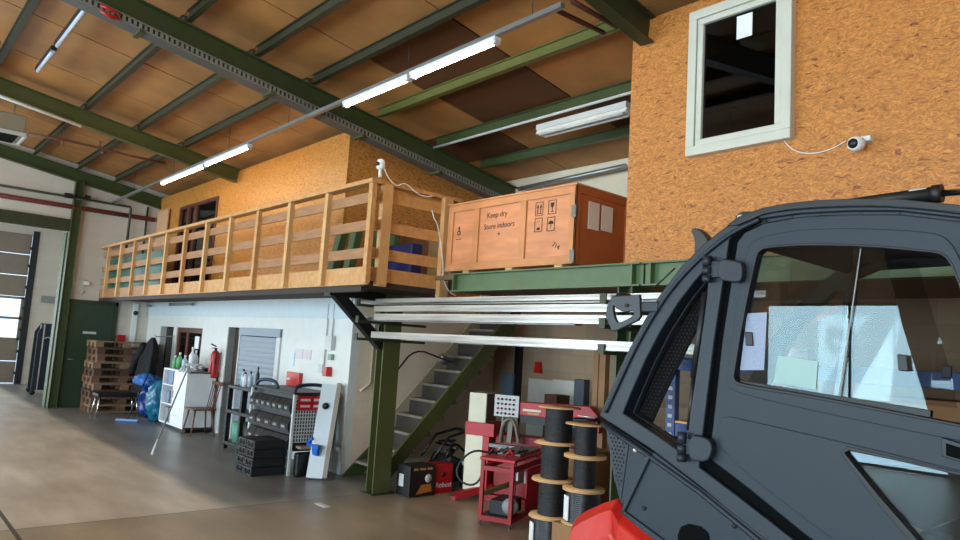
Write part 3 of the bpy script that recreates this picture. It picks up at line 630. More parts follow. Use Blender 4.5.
# camera on the gallery corner + cable
q = P(1, 3.92, 379, 178); qt = P(1, 3.92, 378.5, 158)
t = thing('security_camera', (q.x, 3.93, 3.465), 'white dome camera on a short stem on the gallery corner', 'camera')
MB().tube([(q.x, 3.93, 3.465), (q.x, 3.93, 3.56)], .018, 8).build('stem', M_white, t)
MB().lathe([(0, .0), (.04, .004), (.044, .02), (.044, .07), (.036, .10), (0, .115)], (q.x, 3.93, 3.55), n=20).build('camera_body', M_white, t)
MB().lathe([(.0, 0), (.022, .0), (.02, .012), (0, .014)], (q.x+.012, 3.888, 3.60), (.3, -1, 0), 14).build('lens', M_black, t)
pts = [P(0, sx+.08, *p) for p in [(383, 165), (388, 178), (397, 187), (403, 183), (408, 185), (415, 192), (424, 197), (433, 196)]]
solo('camera_cable', MB().tube(smooth([tuple(p) for p in pts], 2, False), .006, 6), M_white, 'white cable draped over the short side railing', 'cable')
pts = [P(0, sx+.1, *p) for p in [(432, 210), (434, 219), (438, 224), (444, 268), (441, 280), (447, 283), (451, 274), (445, 268), (442, 275), (447, 290), (456, 296)]]
solo('loose_cable', MB().tube(smooth([tuple(p) for p in pts], 2, False), .006, 6), M_white, 'looped white cable hanging at the right end post of the gallery', 'cable')
# ---------- the big crate ----------
CX0, CX1, CY0, CY1, CZ0, CZ1 = -6.25, -4.34, 4.95, 5.78, 2.60, 3.35
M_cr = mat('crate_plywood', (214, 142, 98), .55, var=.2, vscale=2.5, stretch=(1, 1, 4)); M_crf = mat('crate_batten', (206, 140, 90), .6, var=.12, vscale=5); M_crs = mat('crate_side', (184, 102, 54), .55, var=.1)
t = thing('shipping_crate', ((CX0+CX1)/2, (CY0+CY1)/2, 2.55), 'large plywood shipping crate marked Keep dry on the green beam', 'crate')
MB().box(CX0+.02, CX1-.02, CY0+.02, CY1-.02, CZ0, CZ1-.01).build('box', M_cr, t)
g = MB()
for (z0, z1) in ((CZ0, CZ0+.08), (CZ1-.075, CZ1)): g.box(CX0, CX1, CY0, CY0+.02, z0, z1)
for x in (CX0, P(1, CY0, 473, 230).x, P(1, CY0, 519, 230).x, CX1-.085): g.box(x, x+.085, CY0, CY0+.02, CZ0+.08, CZ1-.075)
g.build('front_battens', M_crf, t, .003)
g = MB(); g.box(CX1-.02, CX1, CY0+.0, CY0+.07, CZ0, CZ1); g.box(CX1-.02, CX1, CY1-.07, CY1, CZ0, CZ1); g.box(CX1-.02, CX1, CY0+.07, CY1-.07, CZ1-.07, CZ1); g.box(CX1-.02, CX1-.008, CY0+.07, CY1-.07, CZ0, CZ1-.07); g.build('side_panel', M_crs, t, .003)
MB().box(CX0-.01, CX1+.01, CY0-.01, CY1+.01, CZ1, CZ1+.02).build('lid', M_crf, t, .003)
for x in (CX0+.3, CX0+.98, CX0+1.66): MB().box(x, x+.1, CY0+.01, CY1, 2.551, CZ0).build('skid', M_pinew, t)
for z in (CZ0+.01, CZ0+.44): 
    g = MB(); g.box(CX1-.05, CX1+.003, CY0-.004, CY0+.03, z, z+.12); g.build('metal_clip', mat('clip_steel', (120, 116, 108), .5, .5), t)
M_ink = mat('crate_ink', (48, 28, 22), .7)
yy = CY0-.0+.0195
def on_crate(px, py): q = P(1, CY0+.02, px, py); return Vector((q.x, CY0+.0185, q.z))
q = on_crate(497, 217); lettering('Keep dry', (q.x, q.y, q.z+.0), (1, 0, 0), (0, 0, 1), .085, M_ink, t)
q = on_crate(499, 226); lettering('Store indoors', (q.x, q.y, q.z-.02), (1, 0, 0), (0, 0, 1), .085, M_ink, t)
q = on_crate(499, 231); lettering('+', (q.x, q.y, q.z-.06), (1, 0, 0), (0, 0, 1), .09, M_ink, t)
def pict(cx, cz, kind):
    g = MB(); s = .052; y0, y1 = CY0+.0165, CY0+.0195; hgt = .07
    ring(g, cx-s, cx+s, cz-hgt, cz+hgt, .006, y0, y1)
    if kind == 'up':
        for dx in (-.02, .02):
            g.box(cx+dx-.005, cx+dx+.005, y0, y1, cz-.04, cz+.02); g.prism([(cx+dx-.015, y0, cz+.015), (cx+dx+.015, y0, cz+.015), (cx+dx, y0, cz+.045)], (0, y1-y0, 0))
        g.box(cx-.036, cx+.036, y0, y1, cz-.052, cz-.044)
    if kind == 'glass':
        g.prism([(cx-.026, y0, cz+.045), (cx+.026, y0, cz+.045), (cx+.018, y0, cz+.005), (cx, y0, cz-.008), (cx-.018, y0, cz+.005)], (0, y1-y0, 0)); g.box(cx-.004, cx+.004, y0, y1, cz-.04, cz); g.box(cx-.02, cx+.02, y0, y1, cz-.047, cz-.04)
    if kind == 'umb':
        g.prism([(cx-.038, y0, cz), (cx-.025, y0, cz+.025), (cx, y0, cz+.036), (cx+.025, y0, cz+.025), (cx+.038, y0, cz)], (0, y1-y0, 0)); g.box(cx-.003, cx+.003, y0, y1, cz-.04, cz)
    if kind == 'load':
        g.box(cx-.02, cx+.02, y0, y1, cz-.052, cz-.026); g.box(cx-.018, cx-.012, y0, y1, cz+.03, cz+.04); g.box(cx+.012, cx+.018, y0, y1, cz+.03, cz+.04)
    g.build('handling_mark', M_ink, t)
for (px, py, k) in ((539.5, 209, 'up'), (552.5, 207, 'glass'), (538.5, 225, 'load'), (551, 224, 'umb')):
    q = on_crate(px, py); pict(q.x, q.z, k)
q = on_crate(555, 248); lettering('714', (q.x, q.y, q.z), (1, 0, -.5), (.5, 0, 1), .07, M_ink, t)
q = on_crate(459, 233); g = MB(); y0, y1 = CY0+.0165, CY0+.0195
g.lathe([(.016, 0), (.016, .003), (.028, .003), (.028, 0), (.016, 0)], (q.x, y0, q.z), (0, 1, 0), 16); g.box(q.x-.012, q.x+.012, y0, y1, q.z+.035, q.z+.07); g.box(q.x-.04, q.x+.05, y0, y1, q.z-.075, q.z-.068); g.build('handling_mark', M_ink, t)
for (px0, px1, lb) in ((589, 598.5, 'left white document pouch on the end of the big crate'), (602, 612, 'right white document pouch on the end of the big crate')):
    a_, b_ = P(0, CX1+.003, px0, 201 if px0 < 600 else 205), P(0, CX1+.003, px1, 231 if px0 < 600 else 233)
    solo('document_pouch', MB().box(CX1+.001, CX1+.006, a_.y, b_.y, b_.z, a_.z), mat('pouch', (240, 228, 214), .4), lb, 'pouch', 'document pouches')
# camera on the right strand board wall
q = P(1, 4.88, 857, 144)
t = thing('security_camera', (q.x, 4.96, q.z), 'white security camera on the strand board wall under the white window', 'camera')
MB().box(q.x-.0, q.x+.075, 4.90, 4.97, q.z+.02, q.z+.055).build('mount', M_white, t, .006)
MB().lathe([(0, -.05), (.03, -.045), (.048, -.02), (.05, .01), (.044, .045), (.034, .05), (0, .052)], (q.x, 4.88, q.z), (-.15, -1, -.15), 22).build('camera_body', M_white, t)
MB().lathe([(0, 0), (.034, 0), (.03, .012), (.0, .014)], (q.x-.0068, 4.83, q.z-.0068), (-.15, -1, -.15), 20).build('lens', M_black, t)
pts = [P(1, 4.96, *p) for p in [(783, 139), (788, 146), (797, 152), (812, 154), (830, 150), (846, 141)]]
solo('camera_cable', MB().tube(smooth([tuple(p) for p in pts], 2, False), .004, 6), M_white, 'thin white cable sagging between the window and the wall camera', 'cable')
q = P(1, 4.94, 737, 17); q2 = P(1, 4.94, 752, 35)
solo('window_sticker', MB().box(q.x+.0, q2.x, 4.939, 4.944, q2.z, q.z), M_paper, 'square white sticker on the pane of the white-framed window', 'sticker')
# ---------- far left: stands, pallets, bench, bag, jacket ----------
def stand(x, y, lab):
    t = thing('folded_rolling_stand', (x, y, 0), lab, 'stand', 'black stands in the passage')
    g = MB(); g.prism([(x, y-.02, .12), (x, y+.42, .12), (x, y+.42, 1.72), (x, y+.1, 1.72), (x, y-.02, 1.5)], (.05, 0, 0)); g.build('panel', mat('stand_panel', (26, 36, 50), .5), t, .004)
    g = MB(); g.tube([(x+.07, y+.1, .1), (x+.07, y+.1, 1.7)], .015, 6); g.tube([(x+.07, y+.1, 1.35), (x+.1, y+.2, 1.4), (x+.1, y+.3, 1.3)], .012, 6); g.build('side_tube', M_lgrey, t)
    for dy in (.02, .38):
        MB().lathe([(0, -.02), (.06, -.02), (.06, .02), (0, .02)], (x+.02, y+dy, .06), (1, 0, 0), 14).build('castor', M_black, t)
stand(-20.8, 3.48, 'rear black folded stand leaning in the passage near the gate'); stand(-20.0, 3.42, 'front black folded stand in the passage beside the green post'); stand(-19.3, 3.72, 'black folded stand in the passage half hidden by the green post')
M_pal = [mat('pallet_wood_a', (132, 104, 78), .75, var=.25, vscale=5), mat('pallet_wood_b', (112, 80, 58), .75, var=.25, vscale=5), mat('pallet_wood_c', (86, 62, 48), .75, var=.25, vscale=5)]
def make_pallet():
    t = thing('wooden_pallet', (0, 0, 0), 'x', 'pallet', 'pallets stacked by the green door')
    g = MB()
    for k in range(5): x = -.4+k*.1635; g.box(x, x+.145, -.6, .6, .122, .144)
    for y in (-.6, -.0725, .455): g.box(-.4, .4, y, y+.145, .1, .1215)
    g.build('top_deck', M_pal[0], t)
    for x in (-.4, -.0725, .255):
        for y in (-.6, -.0725, .455): MB().box(x, x+.145, y, y+.145, .022, .0995).build('block', M_pal[1], t)
    g = MB()
    for x in (-.4, -.0725, .255): g.box(x, x+.145, -.6, .6, 0, .0215)
    g.build('bottom_boards', M_pal[0], t); return t
p0_ = make_pallet(); ords = ['bottom', 'second', 'third', 'fourth', 'fifth', 'sixth', 'seventh', 'eighth', 'ninth', 'top']
for k in range(10):
    lb = '%s wooden pallet %s of the stack by the green door' % (('weathered' if k % 2 else 'pale'), ('at the bottom' if k == 0 else 'at the top' if k == 9 else ords[k]+' from the bottom'))
    t = p0_ if k == 0 else copy_tree(p0_)
    t.location = (-16.38+random.uniform(-.03, .03), 4.37+random.uniform(-.03, .03), k*.1445); t.rotation_euler.z = random.uniform(-.03, .03); t['label'] = lb
    if k:
        for ch in t.children:
            ch.data = ch.data.copy(); ch.data.materials[0] = M_pal[(k*7+len(ch.name)) % 3]
t = thing('low_bench', (-15.4, 4.15, 0), 'low black bench with chrome legs in front of the pallet stack', 'bench')
MB().box(-15.62, -15.2, 3.72, 4.5, .38, .44).build('seat', M_black, t, .012)
for (x, y) in ((-15.56, 3.78), (-15.26, 3.78), (-15.56, 4.44), (-15.26, 4.44)): MB().tube([(x, y, .38), (x+(.04 if x > -15.4 else -.04), y+(.05 if y > 4.1 else -.05), 0)], .014, 8).build('leg', mat('chrome', (220, 224, 228), .15, 1), t)
# broom with blue head
q = P(2, 0.03, 127, 421); t = thing('floor_broom', (q.x, q.y, 0), 'floor broom with a blue head leaning near the blue bags', 'broom')
MB().bar((q.x-.12, q.y-.16, .05), (q.x+.1, q.y+.16, .05), .06, .03).build('broom_head', mat('pale_blue_plastic', (120, 160, 215), .4), t)
MB().bar((q.x-.12, q.y-.16, .018), (q.x+.1, q.y+.16, .018), .05, .035).build('bristles', M_blue, t)
MB().tube([(q.x, q.y, .06), (-14.75, 4.5, .98)], .012, 8).build('handle', M_dgrey, t)
def blob(name, c, r, m, lab, cat, seed=0, amp=.22, grp=None, freq=3.0, n=3):
    from mathutils import noise
    bm = bmesh.new(); bmesh.ops.create_icosphere(bm, subdivisions=n+1, radius=1)
    for v in bm.verts:
        d = v.co.normalized(); k = 1+amp*noise.noise(d*freq+Vector((seed, seed*2, 0)))+amp*.5*noise.noise(d*freq*2.7+Vector((seed, 0, 5)))-.16*abs(noise.noise(d*5+Vector((0, seed, 2))))
        v.co = Vector((d.x*r[0]*k, d.y*r[1]*k, max(d.z*r[2]*k, -r[2]*.92)))
    me = bpy.data.meshes.new(name); bm.to_mesh(me); bm.free()
    lo = min(v.co.z for v in me.vertices)
    for v in me.vertices: v.co.z -= lo
    for p in me.polygons: p.use_smooth = True
    me.materials.append(m); o = bpy.data.objects.new(name, me); C.objects.link(o); o.location = c; return tag(o, lab, cat, grp)
M_bag = mat('teal_film', (24, 108, 140), .25, var=.25, vscale=8); M_bag2 = mat('blue_film', (62, 118, 196), .3, var=.2, vscale=9)
blob('rubbish_bag', (-14.3, 4.62, 0), (.25, .27, .42), M_bag, 'teal blue rubbish bag slumped against the white cabinet', 'bag', 3, .3)
blob('rubbish_bag', (-15.02, 4.66, .0), (.2, .24, .40), mat('dark_blue_film', (22, 52, 120), .3, var=.2), 'dark blue rubbish bag behind the teal one', 'bag', 9, .3)
blob('rubbish_bag', (-14.95, 4.5, .62), (.26, .22, .13), M_bag2, 'light blue crumpled bag lying on top of the dark bag', 'bag', 5, .3)
# jacket on a hook
JX0, JX1 = P(1, 4.6, 152, 340).x, P(1, 4.6, 143, 390).x
def jacket():
    from mathutils import noise
    bm = bmesh.new(); n = 26; rings = []
    prof = [(1.50, .03, .03, 0), (1.47, .08, .05, 0), (1.4, .14, .08, 0), (1.28, .19, .11, 0), (1.05, .24, .13, .02), (.8, .30, .14, .03), (.55, .36, .15, .04), (.35, .38, .14, .05)]
    for z, rx, ry, o_ in prof:
        rg = []
        for k in range(n):
            a = 2*PI*k/n; w = 1+.3*noise.noise(Vector((math.cos(a)*2.5, math.sin(a)*2.5, z*2.2)))+.14*math.sin(a*6+z*3)
            rg.append(bm.verts.new((JX0+(JX1-JX0)*(1.5-z)/1.1+rx*w*math.cos(a)*1.1, 4.62-o_+ry*w*math.sin(a), z+.08)))
        rings.append(rg)
    for i in range(len(rings)-1):
        for k in range(n): bm.faces.new((rings[i][k], rings[i][(k+1) % n], rings[i+1][(k+1) % n], rings[i+1][k]))
    bm.faces.new(rings[0]); bm.faces.new(rings[-1][::-1]); bmesh.ops.recalc_face_normals(bm, faces=bm.faces)
    me = bpy.data.meshes.new('body'); bm.to_mesh(me); bm.free()
    for p in me.polygons: p.use_smooth = True
    me.materials.append(mat('black_cloth', (24, 25, 30), .85, var=.3, bump=.3, bscale=20)); return me
t = thing('hanging_jacket', (-15.7, 4.8, .5), 'black jacket hanging on the office wall above the pallets', 'jacket')
o = bpy.data.objects.new('body', jacket()); C.objects.link(o); o.parent = t; o.location = -t.location
g = MB(); g.tube([(JX0-.16, 4.52, 1.42), (JX0-.42, 4.44, 1.1), (JX0-.5, 4.42, .82)], [.08, .075, .055], 12); g.build('sleeve', MATS['black_cloth'], t)
g = MB(); g.tube([(JX0, 5.03, 1.63), (JX0, 4.66, 1.6), (JX0, 4.64, 1.64)], .012, 6); g.build('coat_hook', M_galv, t)
# ---------- white cabinet ----------
kx0, kx1, km, ky0, ky1 = -13.92, -12.62, -13.27, 4.48, 4.98; kz = P(1, ky0, 184, 371).z
M_cab = mat('white_laminate', (232, 236, 240), .4, var=.02)
t = thing('white_cabinet', ((kx0+kx1)/2, ky0, 0), 'white cabinet with open shelves on its left half, by the office wall', 'cabinet')
g = MB(); g.box(kx0, kx0+.025, ky0, ky1, .06, kz); g.box(km-.012, km+.012, ky0+.01, ky1, .06, kz-.025); g.box(kx1-.025, kx1, ky0, ky1, .06, kz); g.box(kx0, kx1, ky1-.02, ky1, .06, kz); g.box(kx0, kx1, ky0, ky1, kz-.03, kz); g.box(kx0, kx1, ky0, ky1, .06, .09)
g.build('body', M_cab, t, .003)
MB().box(kx0+.03, kx1-.01, ky0+.04, ky1, 0, .06).build('plinth', M_black, t)
for z in (.4, .74): MB().box(kx0+.025, km-.012, ky0+.01, ky1-.02, z, z+.022).build('shelf', M_cab, t)
d = MB().box(km, kx1-.002, ky0-.018, ky0-.001, .08, kz-.005).build('door', M_cab, t, .003)
MB().box(km+.03, km+.045, ky0-.035, ky0-.018, .55, .68).build('handle', M_galv, d)
M_fol = mat('folder_blue_grey', (112, 134, 168), .5, var=.1); M_fol2 = mat('folder_navy', (44, 58, 92), .5)
fl_ = [(z, x, w_, h_, m_, lb) for (z, x, w_, h_, m_, lb) in [(.762, -13.86, .3, .29, M_fol, 'blue-grey file box on the top shelf of the white cabinet'), (.762, -13.52, .18, .3, M_fol2, 'navy file box on the top shelf of the white cabinet, right of the paler one'),
     (.423, -13.86, .2, .2, M_fol, 'blue-grey file box on the middle shelf of the white cabinet'), (.423, -13.58, .22, .27, M_grey, 'grey file box with a dark spine on the middle cabinet shelf'),
     (.091, -13.86, .22, .24, M_grey, 'left grey file box on the bottom shelf of the white cabinet'), (.091, -13.58, .22, .24, M_fol, 'right file box on the bottom shelf of the white cabinet')]]
for z, x, w_, h_, m_, lb in fl_: solo('file_box', MB().box(x, x+w_, ky0+.06, ky1-.1, z, z+h_), m_, lb, 'file box', 'file boxes in the cabinet', bevel=.005)
def bottle(x, y, z, r, h, m, lab, cap=None, grp='bottles'):
    t = thing('bottle', (x, y, z), lab, 'bottle', grp)
    MB().lathe([(0, 0), (r, .002), (r, h*.62), (r*.45, h*.78), (r*.35, h*.8), (r*.35, h*.86), (0, h*.86)], (x, y, z), n=14).build('bottle_body', m, t)
    MB().lathe([(0, h*.862), (r*.42, h*.862), (r*.42, h), (0, h)], (x, y, z), n=12).build('cap', cap or M_white, t)
M_gb = mat('green_bottle_plastic', (96, 168, 110), .35); M_wb2 = mat('white_bottle_plastic', (222, 222, 230), .4); M_cb = mat('clear_bottle_plastic', (168, 190, 205), .2)
for x, y, r, h, m, lb in [(-13.55, 4.62, .05, .3, M_gb, 'taller green bottle at the left on the white cabinet'), (-13.66, 4.58, .045, .24, M_gb, 'shorter green bottle at the left end of the cabinet top'), (-13.38, 4.66, .05, .26, M_cb, 'clear bottle on the white cabinet beside the green ones'),
                     (-13.2, 4.72, .055, .42, M_wb2, 'tall white spray bottle on the middle of the white cabinet'), (-13.3, 4.82, .045, .36, M_wb2, 'slim white bottle behind the tall one on the cabinet')]: bottle(x, y, kz, r, h, m, lb, grp='bottles on the white cabinet')
blob('crumpled_cloth', (-12.95, 4.7, kz), (.22, .16, .07), mat('pale_cloth', (196, 200, 206), .8), 'crumpled pale cloth on the right end of the white cabinet', 'cloth', 4, .4)
solo('black_tray', MB().box(-13.15, -12.75, 4.84, 4.96, kz, kz+.06), M_black, 'black tray at the back of the white cabinet top', 'tray', bevel=.01)
# leaning mop upside down
a_ = P(2, .02, 152, 454); b_ = Vector((-12.52, 4.42, kz+.06))
t = thing('leaning_mop', tuple(a_), 'long grey-handled mop leaning from the floor onto the white cabinet corner', 'mop')
MB().tube([a_+(b_-a_)*.14, b_], .012, 8).build('handle', mat('mop_handle', (120, 122, 124), .4), t)
MB().tube([a_, a_+(b_-a_)*.14], .018, 8).build('grip', M_white, t)
blobm = MB()
for k in range(9):
    a = k*.7; blobm.tube([b_, b_+Vector((.07*math.cos(a), .05*math.sin(a)-.03, .04)), b_+Vector((.13*math.cos(a), .09*math.sin(a)-.05, -.06))], .014, 6)
blobm.build('mop_strings', mat('mop_strings', (200, 202, 206), .9), t)
# spindle chair
def chair(cx, cy):
    t = thing('wooden_chair', (cx, cy, 0), 'brown wooden spindle-back chair against the white cabinet side', 'chair'); m = mat('chair_wood', (112, 72, 50), .45, var=.15)
    g = MB(); g.box(cx-.2, cx+.2, cy-.2, cy+.2, .43, .46); g.build('seat', m, t, .012)
    for sx_ in (-1, 1):
        for sy in (-1, 1): MB().tube([(cx+sx_*.14, cy+sy*.14, .43), (cx+sx_*.21, cy+sy*.2, 0)], [.018, .013], 8).build('leg', m, t)
    for k in range(5):
        y = cy-.15+k*.075; MB().tube([(cx-.15+k*.075, cy+.16, .45), (cx-.18+k*.09, cy+.24, .86)], .009, 6).build('spindle', m, t)
    g = MB(); g.bar((cx-.22, cy+.245, .88), (cx+.22, cy+.245, .88), .025, .06); g.build('top_rail', m, t, .008)
chair(-12.32, 4.64)
# fire extinguisher
q = P(1, 4.93, 213, 378); t = thing('fire_extinguisher', (q.x, 4.93, q.z), 'red fire extinguisher mounted on the white office wall', 'fire extinguisher')
MB().lathe([(0, 0), (.075, .005), (.08, .03), (.08, .40), (.06, .46), (.03, .49), (0, .49)], tuple(q), n=20).build('cylinder', M_red, t)
MB().box(q.x-.05, q.x+.05, 4.845, 4.853, q.z+.1, q.z+.28).build('label', mat('extinguisher_label', (200, 110, 110), .5), t)
g = MB(); g.lathe([(0, .49), (.025, .49), (.025, .54), (0, .54)], tuple(q), n=12); g.bar((q.x, 4.93, q.z+.56), (q.x+.02, 4.83, q.z+.60), .03, .02); g.bar((q.x, 4.93, q.z+.53), (q.x+.02, 4.85, q.z+.53), .03, .015); g.build('valve', M_black, t)
MB().tube([(q.x+.03, 4.93, q.z+.52), (q.x+.1, 4.9, q.z+.48), (q.x+.1, 4.9, q.z+.25)], .012, 8).build('hose', M_black, t)
MB().box(q.x-.03, q.x+.03, 5.0, YF, q.z+.1, q.z+.45).build('wall_bracket', M_galv, t)
def onwall(name, x0, y0, x1, y1, d, m, lab, cat, grp=None, bev=.004):
    a_, b_, c_ = P(1, YF, x0, y0), P(1, YF, x1, y1), P(1, YF, x0, y1)
    return solo(name, MB().box(a_.x, b_.x, YF-d, YF-.001, c_.z, a_.z), m, lab, cat, grp, bev, True)
onwall('fire_alarm_box', 290.5, 371.5, 302, 385, .06, M_bred, 'red fire alarm box on the white wall above the tool trolley', 'alarm box')
a_ = P(1, YF, 291, 377.5); g = MB(); g.box(a_.x-.06, a_.x+.1, YF-.066, YF-.061, a_.z-.03, a_.z+.0)
solo('alarm_label', g, M_lgrey, 'pale strip label on the red fire alarm box', 'label', keep=True)
M_sg = mat('sign_print', (206, 196, 200), .5)
for i, (x0, x1) in enumerate(((296, 302.5), (304.5, 311))):
    onwall('wall_notice', x0, 348.5+i, x1, 358.5+i, .008, M_sg, '%s small printed notice above the red alarm box' % ('left' if i == 0 else 'right'), 'notice', 'printed notices', 0)
onwall('hanging_sheet', 290, 352, 294, 366, .01, mat('pale_blue_paper', (205, 216, 228), .6), 'narrow pale sheet hanging left of the printed notices', 'sheet', None, 0)
onwall('meter_box', 329.5, 336, 335, 350, .07, M_lgrey, 'light grey electrical box on the right end of the office wall', 'electrical box')
onwall('grey_socket', 320.5, 364, 324, 373, .04, M_lgrey, 'grey double socket below the electrical box', 'socket')
onwall('green_switch', 331, 354, 334, 360, .05, mat('pale_green_plastic', (130, 160, 140), .5), 'small green switch under the electrical box', 'switch')
a_ = P(1, YF, 330, 372); g = MB(); g.prism([(a_.x-.06, YF, a_.z-.06), (a_.x+.06, YF, a_.z-.06), (a_.x+.05, YF, a_.z+.07), (a_.x-.01, YF, a_.z+.07)], (0, -.09, 0)); solo('red_power_socket', g, M_bred, 'small slanted red power socket on the office wall', 'socket', bevel=.005, keep=True)
for (x, ytop, ybot, lb) in ((327, 304, 365, 'left thin grey conduit running down the right end of the office wall'), (332.5, 304, 336, 'right thin grey conduit above the electrical box')):
    a_ = P(1, YF-.02, x+2, ytop); b_ = P(1, YF-.02, x, ybot); g = MB(); g.tube([(a_.x, YF-.02, a_.z), (a_.x, YF-.02, b_.z)], .012, 6); solo('wall_conduit', g, M_lgrey, lb, 'conduit', 'office wall conduits', keep=True)
for (x0, x1, y, lb) in ((169.5, 192, 304.5, 'unlit wall lamp high on the office wall over the brown window'), (124, 150, 306, 'unlit wall lamp high on the office wall behind the jacket')):
    a_, b_ = P(1, YF-.1, x0, y), P(1, YF-.1, x1, y); xa_ = max(a_.x, XL+.15)
    t = thing('wall_lamp', ((xa_+b_.x)/2, YF-.1, a_.z), lb, 'lamp', 'unlit wall lamps')
    MB().box(xa_, b_.x, YF-.06, YF-.021, a_.z-.01, a_.z+.05).build('lamp_body', M_lgrey, t, .004); MB().tube([(xa_+.04, YF-.09, a_.z), (b_.x-.04, YF-.09, a_.z)], .025, 8).build('tube', M_grey, t)
    for e in (xa_, b_.x-.05): MB().box(e, e+.05, YF-.12, YF-.06, a_.z-.03, a_.z+.03).build('end_cap', M_grey, t)
q = P(0, XL+.05, 108, 338); t = solo('alarm_button', MB().box(XL+.001, XL+.06, 4.42, 4.58, 1.42, 1.58), M_red, 'red alarm button on the left wall right of the green door', 'alarm button', bevel=.01)
solo('cable_channel', MB().box(XL+.001, XL+.05, 4.68, 4.78, 0, 2.3), M_white, 'white cable channel in the corner right of the green door', 'cable channel', bevel=.004)
solo('wall_sounder', MB().lathe([(0, 0), (.05, 0), (.045, .05), (0, .06)], (XL+.05, 4.73, 2.08), (1, 0, 0), 16), M_black, 'small black round sounder high in the corner by the green door', 'sounder')
# ---------- black shelf with bottles ----------
sy0, sy1 = 4.5, 4.82; sx0, sx1 = P(1, sy0, 222, 446).x, P(1, sy0, 253, 440).x; BS = sx0
sz = P(1, sy0, 236, 386).z
t = thing('black_shelf', ((sx0+sx1)/2, sy0, 0), 'black plastic shelf unit in front of the roller shutter', 'shelf')
for z in (.06, sz*.56, sz-.05): MB().box(sx0, sx1, sy0, sy1, z, z+.05).build('shelf_board', M_black, t, .008)
for x in (sx0, (sx0+sx1)/2-.03, sx1-.07):
    for y in (sy0, sy1-.07):
        g = MB(); g.box(x, x+.06, y, y+.06, 0, .059); g.box(x, x+.06, y, y+.06, .111, sz*.56-.001); g.box(x, x+.06, y, y+.06, sz*.56+.051, sz-.051); z = .16
        po = g.build('post', M_black, t); g = MB()
        while z < sz-.1: g.box(x+.02, x+.04, y-.002, y-.0005, z, z+.03); z += .08
        g.build('slots', M_dgrey, po)
for x, y, r, h, m, lb in [(BS+.3, 4.6, .035, .26, M_cb, 'leftmost bottle on top of the black shelf'), (BS+.43, 4.58, .04, .22, M_wb2, 'second bottle from the left on the black shelf'), (BS+.57, 4.6, .038, .24, M_cb, 'third bottle from the left on the black shelf'), (BS+.68, 4.66, .028, .32, M_black, 'tall thin dark bottle at the right on the black shelf')]:
    bottle(x, y, sz, r, h, m, lb, M_dgrey, 'bottles on the black shelf')
solo('green_tub', MB().lathe([(0, 0), (.13, 0), (.15, .3), (0, .3)], (BS+.25, 4.68, .111), n=24), mat('teal_plastic', (84, 150, 128), .5), 'teal green tub on the bottom of the black shelf', 'tub')
solo('dark_bin', MB().lathe([(0, 0), (.12, 0), (.14, .3), (0, .32)], (BS+.62, 4.68, .111), n=24), mat('brown_black_plastic', (48, 40, 42), .5), 'dark bin beside the teal tub on the black shelf', 'bin')
# ---------- tool trolley ----------
tx0, tx1, ty0_, ty1_ = -9.74, -8.46, 4.38, 4.92
tz = P(1, ty0_, 296, 395).z
t = thing('tool_trolley', ((tx0+tx1)/2, ty0_, 0), 'tool trolley with rows of black bins and a perforated end panel', 'trolley')
for x in (tx0, tx1):
    for y in (ty0_, ty1_): MB().box(x-.018, x+.018, y-.018, y+.018, 0, tz).build('post', M_lgrey, t, .004)
MB().box(tx0+.02, tx1-.02, ty0_+.06, ty1_-.02, .3, tz-.01).build('cabinet_body', M_dgrey, t)
MB().box(tx0-.02, tx1+.02, ty0_-.02, ty1_+.02, tz, tz+.03).build('top_board', M_dgrey, t, .006)
binh = [(.80, 7), (.56, 5), (.34, 5)]
for zb, n in binh:
    MB().box(tx0+.02, tx1-.02, ty0_-.04, ty0_+.06, zb-.02, zb).build('bin_shelf', M_dgrey, t)
    w_ = (tx1-tx0-.06)/n
    for k in range(n):
        x = tx0+.03+k*w_; g = MB(); g.prism([(x+.006, ty0_-.04, zb), (x+.006, ty0_+.055, zb), (x+.006, ty0_+.055, zb+.15), (x+.006, ty0_-.0, zb+.15), (x+.006, ty0_-.05, zb+.08)], (w_-.012, 0, 0)); bo = g.build('bin', M_black, t)
        MB().box(x+w_*.3, x+w_*.7, ty0_-.056, ty0_-.048, zb+.03, zb+.06).build('bin_label', M_grey, bo)
g = MB(); zz0, zz1 = .42, tz-.02; n = 13
for k in range(n+1): y = ty0_+.02+(ty1_-ty0_-.04)*k/n; g.box(tx1, tx1+.006, y-.006, y+.006, zz0, zz1)
k = zz0
while k < zz1: g.box(tx1, tx1+.006, ty0_, ty1_, k-.006, k+.006); k += .045
g.build('perforated_panel', M_lgrey, t)
MB().box(tx1+.008, tx1+.014, ty0_+.04, ty1_-.06, tz-.2, tz-.01).build('red_panel', M_red, t)
for y in (ty0_+.08, ty0_+.27):
    for z in (tz-.08, tz-.16): MB().box(tx1+.015, tx1+.018, y, y+.14, z, z+.03).build('label_strip', M_sg, t)
for (x, lb) in ((tx0+.32, 0), (tx1-.06, 1)):
    g = MB(); pts = [(x-.28 if not lb else x, ty0_+.02, tz+.03), (x-.22 if not lb else x, ty0_+.05, tz+.12), (x+.2 if not lb else x, ty0_+.08 if not lb else ty1_-.1, tz+.13), (x+.26 if not lb else x, ty0_+.1 if not lb else ty1_-.02, tz+.03)]
    g.tube(smooth(pts, 2, False), .024, 10); g.build('handle', mat('dark_blue_plastic', (26, 40, 66), .4), t)
solo('timber_board', MB().box(tx1+.03, tx1+.16, ty0_+.06, ty0_+.5, .35, .38), mat('dull_board', (150, 120, 96), .7), 'small timber board sticking out at the foot of the tool trolley', 'board')
g = MB(); g.box(tx1+.02, tx1+.14, ty0_+.04, ty0_+.5, .0, .3); solo('black_box', g, M_black, 'black box under the timber board beside the trolley', 'box', bevel=.03)
